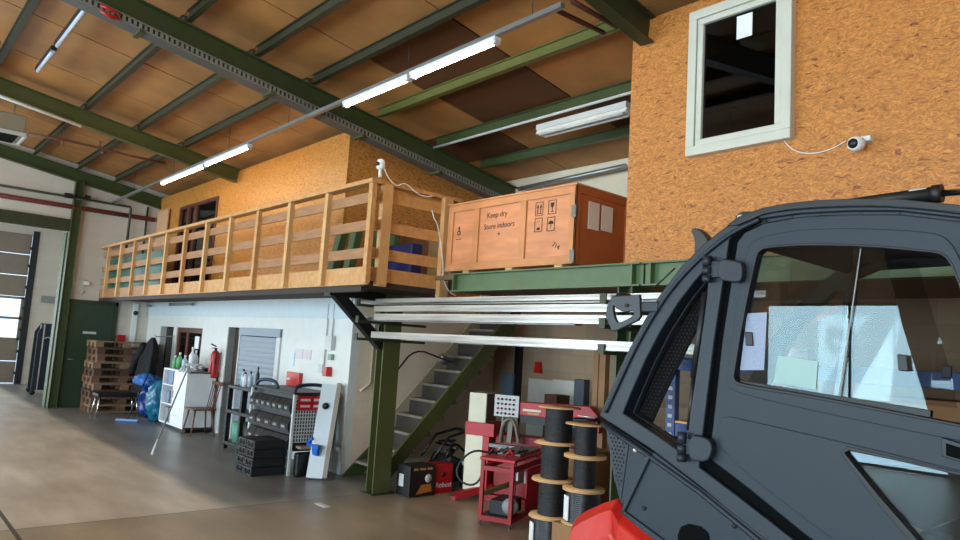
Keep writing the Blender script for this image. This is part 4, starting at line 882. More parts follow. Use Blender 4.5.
# ---------- black carrying cases ----------
def make_case():
    t = thing('tool_case', (0, 0, 0), 'x', 'case', 'black tool cases in the stack')
    MB().box(0, .235, 0, .46, .0, .108).build('case_shell', M_dgrey, t, .012)
    MB().box(-.002, .237, -.002, .462, .072, .078).build('lid_seam', M_black, t)
    for x in (.05, .155): MB().box(x, x+.035, -.012, .0, .03, .09).build('latch', M_black, t, .003)
    g = MB(); g.tube([(.075, 0, .05), (.08, -.03, .05), (.155, -.03, .05), (.16, 0, .05)], .008, 6); g.build('handle', M_black, t); return t
c0 = make_case()
for k in range(8):
    col, row = k % 2, k//2; t = c0 if k == 0 else copy_tree(c0)
    t.location = (-9.03+.24*col, 3.93+random.uniform(-.006, .006), row*.11); t['label'] = '%s black tool case of the %s column on the floor before the trolley' % (['bottom', 'second lowest', 'third lowest', 'topmost'][row], ['left', 'right'][col])
# ---------- leaning white box profile with blue clamp ----------
b0, b1 = P(2, 0, 314, 480), P(1, 4.86, 330, 385)
t = thing('leaning_board', tuple(b0), 'tall white panel leaning against the office wall by the stairs', 'panel')
g = MB(); d = (b1-b0); g.bar(b0+Vector((0, 0, 0.02)), b1, .2, .06, up=(.8, -.6, 0)); g.build('white_face', mat('panel_white', (214, 226, 236), .45), t, .003)
g = MB(); off = Vector((.078, .104, .02)); g.bar(b0+off, b1+off, .06, .1, up=(.8, -.6, 0)); g.build('grey_edge', mat('panel_edge', (152, 142, 132), .6), t, .003)
c = b0+d*.77+Vector((0, -.05, 0)); MB().lathe([(0, 0), (.045, 0), (.04, .03), (0, .03)], tuple(c+Vector((.03, .02, 0))), (.8, -.6, 0), 16).build('round_handle', M_black, t)
c = b0+d*.34+Vector((0, -.07, 0)); t = thing('blue_clamp', tuple(c), 'bright blue clamp gripping the leaning white panel', 'clamp'); m = mat('bright_blue_plastic', (26, 96, 190), .4)
MB().box(c.x-.17, c.x+.13, c.y-.03, c.y+.02, c.z-.02, c.z+.03).build('jaw', m, t, .006); MB().bar((c.x-.15, c.y-.02, c.z+.03), (c.x-.04, c.y-.02, c.z+.1), .03, .04).build('lever', m, t, .004); MB().box(c.x-.02, c.x+.12, c.y-.035, c.y+.0, c.z-.1, c.z-.02).build('grip', m, t, .006)
solo('loose_label', MB().box(*(lambda q: (q.x-.1, q.x+.12, q.y-.04, q.y+.04, 0, .004))(P(2, 0, 322, 505))), M_white, 'small white slip of paper lying on the brown floor', 'slip')
# ---------- staircase ----------
t = thing('staircase', (-7.8, 5.0, 0), 'open staircase with green stringer rising behind the column', 'stairs')
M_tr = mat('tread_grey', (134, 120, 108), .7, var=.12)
for k in range(1, 12):
    z = .205*k; y = 4.95+.205*k
    if y+.2 > 7.3: break
    MB().box(-8.16, -7.42, y, y+.26, z-.035, z).build('tread', M_tr, t, .004)
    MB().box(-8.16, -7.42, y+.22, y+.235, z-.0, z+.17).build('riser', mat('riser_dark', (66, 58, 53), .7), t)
g = MB(); g.prism([(-8.2, 5.0, 0), (-8.2, 5.3, 0), (-8.2, 5.75, .5), (-8.2, 5.65, .6)], (.04, 0, 0)); g.build('stringer', M_green, t)
g = MB(); g.prism([(-8.2, 5.6, .685), (-8.2, 5.75, .605), (-8.2, 7.3, 2.15), (-8.2, 7.3, 2.36), (-8.2, 7.26, 2.36)], (.04, 0, 0)); g.build('stringer', mat('rail_beige', (176, 160, 134), .6), t)
g = MB(); g.prism([(-7.42, 4.86, 0), (-7.42, 5.1, 0), (-7.42, 7.3, 2.2), (-7.42, 7.3, 2.45), (-7.42, 7.26, 2.45)], (.05, 0, 0)); g.build('stringer', M_olive, t)
pts = [P(0, -7.6, *p) for p in [(396, 372), (415, 348), (440, 358), (452, 362)]]
solo('hanging_cable', MB().tube(smooth([tuple(p) for p in pts], 2, False), .012, 6), M_dgrey, 'dark cable strung between the green column and the staircase', 'cable')
q = P(0, -7.9, 444, 362); solo('stair_lamp', MB().lathe([(0, 0), (.07, 0), (.05, .12), (0, .14)], tuple(q), (.3, -.5, .6), 14), M_galv, 'small work lamp clipped to the staircase rail', 'lamp')
g = MB()
g.tube([(-8.22, 5.35, 2.3), (-8.22, 5.35, 1.2), (-8.22, 5.2, 1.1)], .018, 6); g.tube([(-8.22, 5.55, 2.3), (-8.22, 5.55, 1.3)], .018, 6)
solo('beige_conduit', g, mat('beige_plastic', (206, 190, 164), .6), 'beige conduit pair on the rendered wall beside the stairs', 'conduit')
# ---------- under the stairs ----------
q1, q2, q3 = P(2, 0, 388, 492), P(2, 0, 398, 496.5), P(2, 0, 424, 493)
bx0, bx1, by0, by1 = -7.02, -6.72, 5.02, 5.40
def carton(name, x0, x1, y0, y1, h, m, lab, cat='box'):
    t = thing(name, ((x0+x1)/2, (y0+y1)/2, 0), lab, cat); MB().box(x0, x1, y0, y1, 0, h).build('box_body', m, t, .006); return t
hb = P(0, bx1, 400, 468).z
t = carton('black_carton', -7.0, -6.74, 5.03, 5.40, hb, mat('black_carton', (22, 20, 22), .5), 'black printed carton with an orange picture, beside the green column')
g = MB(); g.lathe([(0, 0), (.05, 0), (.05, .003), (0, .003)], (-6.739, 5.30, hb*.58), (1, 0, 0), 16); g.build('white_emblem', M_lgrey, t)
g = MB(); g.prism([(-6.739, 5.13, .03), (-6.739, 5.36, .05), (-6.739, 5.34, hb*.4), (-6.739, 5.2, hb*.38)], (.003, 0, 0)); g.build('orange_print', mat('orange_print', (176, 104, 40), .5), t)
for (ya, yb) in ((5.08, 5.14), (5.17, 5.25), (5.28, 5.35)): MB().box(-6.739, -6.736, ya, yb, hb*.86, hb*.93).build('gold_print', mat('gold_print', (176, 130, 70), .5), t)
MB().box(-6.95, -6.86, 5.026, 5.029, hb*.3, hb*.7).build('white_print', M_lgrey, t)
t = carton('red_toolbox', -7.0, -6.8, 5.45, 5.72, hb*.98, M_red, 'red box with white lettering next to the black carton')
lettering('Robust', (-6.797, 5.585, hb*.2), (0, 1, 0), (0, 0, 1), .085, M_white, t)
MB().lathe([(0, 0), (.028, 0), (.028, .004), (0, .004)], (-6.798, 5.58, hb*.62), (1, 0, 0), 12).build('black_latch', M_black, t)
# dark machines behind them
def heap(lab, c, seed, spread, cat, name):
    rr = random.Random(seed); t = thing(name, (c[0], c[1], 0), lab, cat)
    g = MB(); g.prism([(c[0]-.2, c[1]-.28, .08), (c[0]-.2, c[1]+.28, .08), (c[0]-.2, c[1]+.22, .30), (c[0]-.2, c[1]-.1, .42)], (.4, 0, 0)); g.build('housing', M_black, t, .03)
    for sy in (-.26, .26):
        for sx_ in (-.18, .18): MB().lathe([(0, -.025), (.09, -.025), (.1, 0), (.09, .025), (0, .025)], (c[0]+sx_, c[1]+sy, .1), (0, 1, 0), 16).build('wheel', M_dgrey, t)
    g = MB(); g.tube([(c[0], c[1]-.25, .35), (c[0]+.05, c[1]-.05, .62), (c[0], c[1]+.3, .68)], .018, 8); g.tube([(c[0]-.25, c[1]-.25, .35), (c[0]-.22, c[1]-.05, .62), (c[0]-.25, c[1]+.3, .68)], .018, 8); g.tube([(c[0], c[1]+.3, .68), (c[0]-.25, c[1]+.3, .68)], .02, 8); g.build('push_handle', M_black, t)
    g = MB()
    for k in range(3): g.tube(smooth([(c[0]+rr.uniform(-.2, .2), c[1]+rr.uniform(-.25, .25), rr.uniform(.3, .6)) for _ in range(5)], 2, False), .016, 8)
    g.build('hose', M_black, t); return t
heap('black wheeled machine with a push handle, under the staircase behind the red box', (-7.12, 5.9), 3, .3, 'machine', 'wheeled_machine')
t = thing('vacuum_cleaner', (-6.78, 6.08, 0), 'dark vacuum cleaner with a curled hose left of the red and white saw', 'vacuum cleaner')
c = (-6.78, 6.1)
MB().lathe([(0, .06), (.17, .06), (.19, .2), (.18, .36), (.12, .44), (0, .46)], (c[0], c[1], 0), n=20).build('canister', mat('green_grey_plastic', (60, 72, 66), .4), t)
MB().lathe([(.185, .30), (.2, .30), (.2, .35), (.185, .35)], (c[0], c[1], 0), n=20).build('rim', M_lgrey, t)
for a in range(4): MB().lathe([(0, -.02), (.05, -.02), (.05, .02), (0, .02)], (c[0]+.17*math.cos(a*PI/2+.7), c[1]+.17*math.sin(a*PI/2+.7), .05), (0, 1, 0), 12).build('castor', M_black, t)
g = MB(); g.tube(smooth([(c[0], c[1], .45), (c[0]+.1, c[1]-.15, .62), (c[0]+.02, c[1]-.02, .74), (c[0]-.1, c[1]+.1, .66), (c[0]+.0, c[1]+.22, .4), (c[0]+.1, c[1]+.24, .1)], 2, False), .028, 10); g.build('hose', M_black, t)
# ---------- band saw in its own rotated frame ----------
TH = math.radians(25); EX = Vector((math.cos(TH), math.sin(TH), 0)); EY = Vector((-math.sin(TH), math.cos(TH), 0)); OO = Vector((-5.45, 4.95, 0))
class RB(MB):
    def build(s, name, mats, parent=None, bevel=0, rot=None):
        s.v = [OO+EX*v.x+EY*v.y+Vector((0, 0, v.z)) for v in s.v]; return MB.build(s, name, mats, parent, bevel)
def W(x, y, z): return OO+EX*x+EY*y+Vector((0, 0, z))
M_sr = mat('saw_red', (184, 6, 22), .4, var=.1); M_drd = mat('saw_dark_red', (150, 4, 16), .45, var=.15)
t = thing('saw_cart', tuple(W(.2, .5, 0)), 'red steel cart with cluttered top in front of the band saw', 'cart')
cw, cd, ch_ = .36, .98, .67
for x in (0, cw-.04):
    for y in (0, cd-.04): RB().box(x, x+.04, y, y+.04, .04, ch_-.03).build('leg', M_drd, t, .003)
for x in (0, cw-.04):
    for y in (0, cd-.04): RB().box(x+.008, x+.032, y+.008, y+.032, 0, .04).build('foot', M_black, t)
for z in (.05, ch_-.13):
    for bx in ((.04, cw-.04, 0, .035), (.04, cw-.04, cd-.035, cd), (0, .035, .04, cd-.04), (cw-.035, cw, .04, cd-.04)): RB().box(*bx, z, z+.045).build('frame_rail', M_drd, t)
RB().box(-.01, cw+.01, -.01, cd+.01, ch_-.03, ch_).build('table_top', M_sr, t, .004)
RB().box(.05, cw-.05, .3, cd-.02, ch_+.001, ch_+.02).build('grey_bed', M_grey, t, .003)
g = RB(); g.box(.03, cw-.03, .04, .3, .09, .1); g.box(.08, .3, .1, .45, .1, .24); g.build('motor_box', M_bsteel, t, .02)
RB().lathe([(0, 0), (.08, 0), (.085, .03), (.05, .06), (0, .06)], (.3, .12, .2), (.3, -1, 0), 20).build('motor_fan', M_grey, t)
RB().bar((.02, .06, .3), (.34, .8, .42), .05, .04).build('cross_bar', mat('olive_grey', (96, 88, 60), .5), t)
RB().box(cw-.012, cw-.002, .42, cd-.05, .1, ch_-.14).build('side_panel', M_sr, t)
for y, z in ((.3, .42), (.55, .36)): RB().box(cw-.08, cw-.06, y, y+.18, z, z+.12).build('white_plate', M_lgrey, t)
rr = random.Random(5)
for i, lb in enumerate(['front left', 'front right', 'middle', 'rear left', 'rear right']):
    x, y = [(.06, .05), (.24, .06), (.16, .2), (.05, .32), (.26, .36)][i]
    g = RB(); g.bar((x, y, ch_+.035), (x+.08, y+.1, ch_+.05), .02, .02); g.tube([(x, y, ch_+.02), (x+.03, y+.04, ch_+.09), (x+.08, y+.02, ch_+.03)], .012, 6)
    solo('hand_tool', g, [M_black, M_red, M_dgrey, M_galv, M_bsteel][i], 'small tool lying at the %s of the red cart top' % lb, 'tool', 'tools on the red cart')
g = RB(); g.tube(smooth([(-.02, .35, .66), (-.2, .2, .7), (-.34, .12, .5), (-.26, .1, .36), (-.1, .14, .34), (-.04, .2, .5)], 2, False), .011, 8)
solo('power_cord', g, M_black, 'black power cord looping out left of the red cart', 'cord', keep=True)
t = thing('band_saw', tuple(W(.2, .9, 0)), 'red and cream metal band saw with a long red bow', 'saw')
y0 = 1.02
def SX(px, py, yv=None):
    yv = y0 if yv is None else yv; d = ray(px, py); o_ = np.array(OO); k = (yv-float((CAM-o_) @ np.array(EY)))/float(d @ np.array(EY)); q = CAM+d*k-o_
    return float(q @ np.array(EX)), float(q[2])
xa, za = SX(470, 392); xb, _ = SX(487, 393); xc, zc_ = SX(466, 421); _, zr0 = SX(466, 434); xl, zl = SX(464, 489)
RB().box(xa, xb, y0, y0+.32, zc_, za).build('control_box', M_cream, t, .005)
RB().box(xb, xb+.006, y0+.01, y0+.31, zc_+.01, za-.01).build('box_side', mat('brown_panel', (104, 84, 66), .6), t)
RB().box(xa-.03, xb+.12, y0-.01, y0+.36, zr0, zc_-.001).build('red_band', M_sr, t, .004)
RB().box(xa-.02, xb-.02, y0, y0+.3, zl, zr0-.001).build('column_cover', M_cream, t, .005)
RB().box(xb-.018, xb+.06, y0, y0+.34, .1, zr0-.001).build('column_body', M_sr, t, .004)
g = RB(); g.bar((xa-.05, y0-.15, .05), (xb+.1, y0+.1, .16), .08, .08); g.box(xa-.08, xa-.02, y0-.18, y0-.1, 0, .05); g.box(xb, xb+.7, y0+.05, y0+.3, .0, .08); g.build('base', M_drd, t, .004)
xp, zp = SX(496, 394); xq, zq = SX(519, 418, y0)
pn = RB().box(xp, xq, y0-.03, y0-.002, zq, zp).build('button_panel', M_lgrey, t, .003)
w_ = (xq-xp)/6.2; hh = (zp-zq)/4.6
for i in range(5):
    for j in range(4):
        RB().lathe([(0, 0), (.013, 0), (.013, .012), (0, .014)], (xp+w_*(i+.95), y0-.031, zq+hh*(j+.7)), (0, -1, 0), 10).build('button', M_red if (i+j) % 2 else M_black, pn)
xs_, zt_ = SX(520, 402); xe, ze = SX(600, 411); _, zb_ = SX(520, 415)
g = RB(); g.prism([(xs_, y0, zb_), (xs_, y0, zt_), (xe-.12, y0, zt_+.02), (xe, y0, zt_-.1), (xe, y0, zb_-.12), (xe-.08, y0, zb_-.12), (xe-.14, y0, zb_)], (0, .14, 0)); g.build('bow', M_sr, t, .006)
RB().box(xs_+.04, xs_+.26, y0-.003, y0-.001, zb_+.05, zb_+.075).build('bow_label', M_cream, t)
RB().box(xs_+.1, xs_+.24, y0-.003, y0-.001, zb_+.015, zb_+.04).build('bow_label', mat('label_tan', (190, 150, 110), .6), t)
RB().box(xs_+.02, xe-.2, y0+.02, y0+.12, zb_-.09, zb_-.002).build('blade_guide', M_bsteel, t)
g = RB(); g.tube([(xp+.1, y0+.02, .69), (xp+.1, y0+.02, zq)], .02, 8); g.bar((xp+.2, y0, .7), (xp+.22, y0-.02, 1.0), .06, .05); g.bar((xp+.32, y0, .7), (xp+.26, y0-.02, 1.0), .05, .05); g.tube(smooth([(xp+.1, y0-.04, .7), (xp+.14, y0-.08, .95), (xp+.26, y0-.06, 1.0), (xp+.33, y0-.04, .72)], 2, False), .022, 8); g.build('vice', mat('dull_metal', (120, 108, 96), .45, .4), t, .004)
RB().box(xb+.1, xe-.15, y0+.1, y0+.3, .08, zb_-.25).build('machine_body', M_drd, t, .01)
RB().box(xb+.06, xe-.1, y0-.0, y0+.3, zb_-.4, zb_-.36).build('saw_table', M_grey, t, .004)
# ---------- cable drums ----------
M_wrap = mat('black_white_wrap', (40, 42, 46), .35, var=.9, vscale=10)
def drum(c, h, rf, rd, lab, wrapped=False):
    t = thing('cable_drum', c, lab, 'cable drum', 'stacked cable drums')
    for z in (0, h-.012): MB().lathe([(0, 0), (rf, 0), (rf, .011), (0, .011)], (c[0], c[1], c[2]+z), n=40).build('flange', M_ply, t)
    g = MB(); prof_ = [(rd*.6, .012)]; n = 16
    for k in range(n): z = .012+(h-.024)*k/n; prof_ += [(rd, z+.002), (rd+.004, z+(h-.024)/n/2), (rd, z+(h-.024)/n-.002)]
    prof_ += [(rd*.6, h-.013)]; g.lathe(prof_, c, n=36)
    g.build('cable_winding', M_wrap if wrapped else M_cable, t)
    if wrapped:
        a = -2.05; p = Vector((c[0]+math.cos(a)*(rd+.006), c[1]+math.sin(a)*(rd+.006), c[2])); tx_ = Vector((-math.sin(a), math.cos(a), 0))
        MB().bar(p-tx_*.05+Vector((0, 0, h*.45)), p+tx_*.05+Vector((0, 0, h*.45)), .006, h*.7).build('paper_label', M_paper, t)
    return t
lv = [0, .295, .62, .95, 1.275]; nm = ['bottom wrapped', 'lower middle', 'upper middle', 'top']
SXs = [P(1, 4.95, x, y).x for x, y in ((549, 535), (552, 497), (555, 459), (559, 422))]
for k in range(4): drum((SXs[k], 4.95, lv[k]), lv[k+1]-lv[k]-.001, .195, .125 if k else .165, '%s black cable drum of the taller stack beside the band saw' % nm[k], k == 0)
SX2 = P(1, 4.95, 585, 460).x; z2 = [P(1, 4.95, 585, y).z for y in (524, 489, 456, 423)]
carton('cardboard_box', SX2-.18, SX2+.2, 4.76, 5.14, z2[0]-.001, mat('cardboard', (176, 132, 88), .8, var=.08), 'flat cardboard box under the shorter cable drum stack')
lv = z2; nm = ['bottom wrapped', 'middle', 'top']
for k in range(3): drum((SX2, 4.95, lv[k]), lv[k+1]-lv[k]-.001, .185, .095 if k else .15, '%s black cable drum of the shorter stack near the vehicle' % nm[k], k == 0)
MB0 = MB(); MB0.tube(smooth([(SX2+.11*math.cos(a/3), 4.95+.11*math.sin(a/3), z2[3]+.014+.004*a/3) for a in range(24)], 1, False), .014, 6)
solo('cable_coil', MB0, M_black, 'coil of black cable lying on top of the shorter drum stack', 'cable')
solo('white_card', MB().box(SX2-.03, SX2+.1, 4.86, 4.97, z2[3]+.064, z2[3]+.068), M_paper, 'small white card on the coil on the shorter drum stack', 'card')
for (x, y, z0, z1, lb) in ((-4.5, 5.45, 0, .44, 'lower brown carton standing between the two drum stacks'), (-4.5, 5.45, .441, .86, 'upper brown carton standing between the two drum stacks')):
    g = MB(); g.box(x-.16, x+.2, y-.15, y+.2, z0, z1); solo('brown_carton', g, MATS['cardboard'], lb, 'carton', 'cartons between the drums')
# white rods standing by the post
for i, dx in enumerate((0, .035, .07)): solo('white_rod', MB().tube([(-3.92+dx, 5.15, 0), (-3.9+dx, 5.05, 1.15)], .008, 6), M_white, '%s thin white rod standing behind the vehicle by the green column' % ['left', 'middle', 'right'][i], 'rod', 'white rods')
# ---------- back wall things ----------
def back(name, x0, y0_, x1, y1_, d, m, lab, cat, floor=False):
    a_, b_ = P(1, YB-.02, x0, y0_), P(1, YB-.02, x1, y1_); z0 = 0 if floor else b_.z
    return solo(name, MB().box(a_.x, b_.x, YB-d, YB-.002, z0, a_.z), m, lab, cat, None, .004, True)
back('steel_cabinet', 579, 379, 588, 405, .12, mat('slate_grey', (56, 64, 76), .5), 'narrow slate grey locker against the back wall behind the saw bow', 'locker', True)
back('blue_grey_board', 507, 373, 516, 400, .12, mat('blue_grey', (96, 116, 134), .5), 'narrow blue-grey board against the back wall above the button panel', 'board', True)
back('white_board_sheet', 529, 378, 552, 402, .03, mat('grey_sheet', (200, 190, 180), .4), 'left pale sheet leaning on the back wall behind the saw', 'sheet', True)
back('white_board_sheet', 553, 379, 578, 404, .03, MATS['grey_sheet'], 'right pale sheet leaning on the back wall behind the saw', 'sheet', True)
back('dark_downpipe', 518, 345, 520.5, 390, .08, M_black, 'thin dark pipe on the back wall under the aluminium profiles', 'pipe', True)
back('brown_carton', 558, 394, 570, 402, .3, mat('dark_carton', (90, 50, 40), .8), 'small dark brown carton behind the saw at the back wall', 'carton', True)
q = P(1, YB-.03, 539, 367); g = MB(); g.prism([(q.x-.06, YB-.02, q.z-.09), (q.x+.06, YB-.02, q.z-.09), (q.x+.035, YB-.02, q.z+.07), (q.x-.035, YB-.02, q.z+.08)], (0, -.06, 0)); solo('fire_bell', g, M_bred, 'small red bell on the back wall left of the grey locker', 'bell', keep=True)
for (x0, x1, lb) in ((594, 599, 'left brown timber post standing behind the saw bow'), (600, 606, 'right brown timber post standing next to the green column')):
    a_, b_ = P(1, 6.4, x0, 350), P(1, 6.4, x1, 350); solo('timber_post', MB().box(a_.x, b_.x, 6.4, 6.48, 0, a_.z), mat('post_brown', (150, 110, 74), .7, var=.1), lb, 'post', 'timber posts')
# ---------- blue rack and goods behind the cab ----------
rx, ry = -3.62, 5.35
t = thing('blue_rack', (-2.0, 5.6, 0), 'blue pallet rack with boards seen through the vehicle cab', 'rack')
for x in (-3.56, -1.0, 1.6):
    for y in (5.35, 6.25):
        g = MB(); g.box(x, x+.09, y, y+.07, 0, 1.82)
        up_ = g.build('upright', M_blue, t, .003)
        if y < 6:
            g = MB()
            for k in range(22): g.box(x+.025, x+.065, y-.002, y-.0005, .1+k*.078, .13+k*.078)
            g.build('slots', M_lgrey, up_)
for z in (1.12, 1.68):
    for y in (5.35, 6.25): MB().box(-3.5, 1.6, y+.01, y+.055, z, z+.11).build('rack_beam', M_blue, t, .003)
MB().box(-3.5, 1.6, 5.36, 6.3, 1.2315, 1.25).build('rack_board', M_ply, t)
M_card = MATS['cardboard']
gd = [(-3.45, -2.9, 5.4, 5.9, .0, .62, M_card, 'brown carton on the floor under the left of the blue rack'), (-4.1, -3.65, 5.5, 5.95, 0, .95, mat('pale_carton', (206, 186, 150), .7), 'tall pale carton beside the blue rack upright'),
      (-2.7, -2.1, 5.45, 6.0, 1.251, 1.46, mat('blue_tray', (40, 66, 140), .5), 'blue tray on the rack board at the left'), (-1.95, -1.1, 5.42, 6.1, 1.251, 1.36, M_ply, 'stack of thin plywood sheets on the rack board'),
      (-.8, -.2, 5.45, 6.0, 1.251, 1.42, mat('blue_tray', (40, 66, 140), .5), 'blue tray on the rack board at the right'), (-1.9, -1.2, 5.5, 6.1, 1.361, 1.60, M_card, 'open carton on the plywood sheets of the rack'), (-3.4, -2.8, 5.5, 6.0, 1.251, 1.6, mat('pale_carton', (206, 186, 150), .7), 'pale carton on the rack board next to the blue upright')]
for (a, b_, c_, d_, z0, z1, m, lb) in gd: solo('storage_box', MB().box(a, b_, c_, d_, z0, z1), m, lb, 'box', 'goods on the blue rack', bevel=.006)
blob('red_bundle', (-.55, 5.7, 1.421), (.24, .2, .11), mat('red_cloth', (196, 66, 56), .7), 'crumpled red bundle in the right blue tray', 'bundle', 8, .35)
for k in range(10):
    z = 1.24+k*.03; solo('timber_length', MB().bar((-1.0+.03*(k % 3), 5.1+.02*(k % 2), 1.86+k*.022), (1.7, 5.35, 1.86+k*.022), .12, .02), M_pine2, '%s board of the timber pile above the blue rack' % ['lowest', 'second', 'third', 'fourth', 'fifth', 'sixth', 'seventh', 'eighth', 'ninth', 'topmost'][k], 'board', 'timber boards on the rack')
for i, x in enumerate((-3.2, -2.7)): solo('orange_bar', MB().bar((x, 5.2, 1.86), (x+.5, 5.5, 2.22), .07, .05), mat('orange_paint', (196, 92, 30), .5), ['left', 'right'][i]+' slanted orange bar above the blue rack behind the windscreen pillar', 'bar', 'orange bars')
# ---------- the vehicle cab ----------
VY = 2.8; VD = 1.35
def V(x, y): q = P(1, VY, x, y); return (q.x, q.z)
def VV(*pts): return [V(*p) for p in pts]
M_v = mat('cab_slate_paint', (35, 44, 54), .5, var=.03, spec=.35); M_v2 = mat('cab_slate_frame', (29, 37, 47), .45, var=.03, spec=.4)
M_gap = mat('gap_black', (3, 4, 5), .8, spec=.1); M_rub = mat('rubber', (18, 20, 23), .5); M_int = mat('cab_interior', (40, 42, 46), .7, var=.1)  # flat black of M_gap stands in for shade inside gaps, holes and recesses
veh = thing('utility_vehicle', (-.7, VY+VD/2, 0), 'slate grey vehicle cab with red hood parked at the right, nearest the viewer', 'vehicle')
# outer frame: windscreen pillar, roof edge, sill, with the front side opening and the door opening
outer = VV((599, 416), (604, 404), (614, 380), (626, 354), (641, 325), (659, 295), (681, 266), (703, 244), (722, 229), (740, 217), (763, 209), (790, 204), (820, 201), (860, 199.5), (900, 200), (960, 206), (1040, 216), (1120, 232), (1150, 300), (1165, 420), (1180, 600), (900, 640), (790, 560), (748, 528), (700, 487), (650, 449))
opening = VV((623, 413), (631, 393), (645, 361), (660, 332), (678, 303), (694, 282), (709, 265), (706, 300), (699, 350), (690, 410), (685, 455), (655, 434))
doorhole = VV((729, 240), (737, 229), (760, 219), (800, 213.5), (850, 211), (900, 211), (960, 218), (1040, 229), (1105, 244), (1130, 320), (1145, 430), (1155, 570), (880, 600), (800, 545), (740, 498), (699, 467), (703, 430), (714, 340))
plate('cab_side_frame', outer, [opening, doorhole], VY, VY+.07, M_v2, veh, .008, 3)
plate('frame_inner', outer[:24]+outer[24:], [opening, doorhole], VY+.085, VY+.12, M_v, veh, .005)
# raised rib following the windscreen pillar
rib = []
pl = [(606, 412), (618, 386), (632, 355), (648, 325), (667, 295), (688, 270), (712, 248), (735, 231), (760, 219.5)]
g = MB(); g.tube([(V(*p)[0], VY-.004, V(*p)[1]) for p in smooth(pl, 2, False)], .011, 8); g.build('pillar_rib', M_v2, veh)
g = MB(); pl2 = [(603, 424), (648, 455), (700, 492), (760, 541), (800, 573)]; g.tube([(V(*p)[0], VY-.002, V(*p)[1]) for p in pl2], .014, 8); g.build('sill_rib', M_v2, veh)
g = MB(); pl2 = [(735, 222), (765, 212.5), (800, 208), (850, 205.5), (900, 206), (960, 212.5), (1040, 223), (1120, 239)]; g.tube([(V(*p)[0], VY-.006, V(*p)[1]) for p in smooth(pl2, 1, False)], .007, 8); g.build('roof_edge_rib', M_v2, veh)
# door
dout = VV((737, 242), (744, 232.5), (764, 223), (800, 216.5), (850, 214), (900, 214), (960, 221), (1040, 232), (1100, 246), (1125, 320), (1140, 430), (1150, 560), (884, 588), (806, 536), (746, 487), (708, 458), (712, 430), (722, 340))
win = smooth(VV((756, 262), (760, 250), (775, 247.5), (810, 245.5), (870, 247), (929, 252.5), (944, 255), (953, 268), (975, 330), (1003, 432), (960, 424), (900, 412), (800, 393), (744, 384), (734.5, 380), (736, 368), (744, 320)), 1)
tri = VV((845.5, 453), (850, 450.5), (900, 461), (960, 475.5), (1060, 500), (1090, 545), (925, 547), (880, 496))
door = plate('door', dout, [win, tri], VY+.002, VY+.045, M_v, veh, .006, 3)
sur = smooth(VV((745, 262), (750, 243), (765, 236), (800, 229.5), (860, 228), (933, 232), (950, 240), (962, 262), (985, 320), (1018, 448), (960, 441), (900, 429), (800, 408), (742, 394), (728, 387), (727, 375), (735, 320)), 1)
plate('window_surround', sur, [win], VY-.006, VY+.01, M_v, door, .003, 2)
pan = smooth(VV((718, 430), (720, 419), (728, 416), (742, 419), (860, 446), (960, 470.5), (1080, 500), (1110, 552), (930, 552), (862, 560), (780, 500), (722, 452)), 1)
trib = VV((841, 453), (848, 446), (960, 472), (1066, 498), (1098, 550), (918, 550), (876, 500))
plate('lower_door_panel', pan, [tri], VY-.006, VY+.01, M_v, door, .003, 2)
plate('window_trim', trib, [tri], VY-.010, VY+.012, M_rub, door, .003, 2)
wtrim = smooth([(p[0], p[1]) for p in VV((754, 262), (758, 248), (775, 245), (810, 243), (870, 244.5), (930, 250), (946, 253), (956, 268), (978, 330), (1006, 435), (960, 427), (900, 415), (800, 396), (743, 387), (732, 382), (733.5, 368), (742, 320))], 1)
plate('window_trim', wtrim, [win], VY-.009, VY+.03, M_rub, door, .003, 2)
# sliding panes, papers
def pane(name, pts, dy, m, parent): return plate(name, VV(*pts), [], VY+dy, VY+dy+.004, m, parent, .0015, 0)
pn1 = pane('sliding_pane', [(733, 386), (754, 246), (860, 246), (846, 330), (835, 406)], .020, M_tint, door)
pn2 = pane('sliding_pane', [(828, 404), (842, 320), (850, 246), (880, 248), (901, 330), (927, 416)], .032, M_tint, door)
pane('lower_pane', [(843, 450), (960, 474), (1062, 499), (1092, 547), (922, 549)], .02, M_tint, door)
g = MB(); a_, b_ = V(858.5, 248), V(836, 405); g.bar((a_[0], VY+.022, a_[1]), (b_[0], VY+.022, b_[1]), .004, .004, up=(0, 1, 0)); g.build('pane_edge', M_grey, door)
g = MB(); a_, b_ = V(738, 383), V(929, 414); g.bar((a_[0], VY+.028, a_[1]), (b_[0], VY+.028, b_[1]), .03, .022); g.build('slide_channel', M_rub, door)
for (x, y, par) in ((748, 339, door), (902, 363, door)):
    a_ = V(x, y); g = MB(); g.prism([(a_[0]-.014, VY+.006, a_[1]-.028), (a_[0]+.018, VY+.006, a_[1]-.028), (a_[0]+.012, VY+.006, a_[1]+.03), (a_[0]-.02, VY+.006, a_[1]+.03)], (0, .013, 0)); g.build('latch_knob', M_black, par, .004)
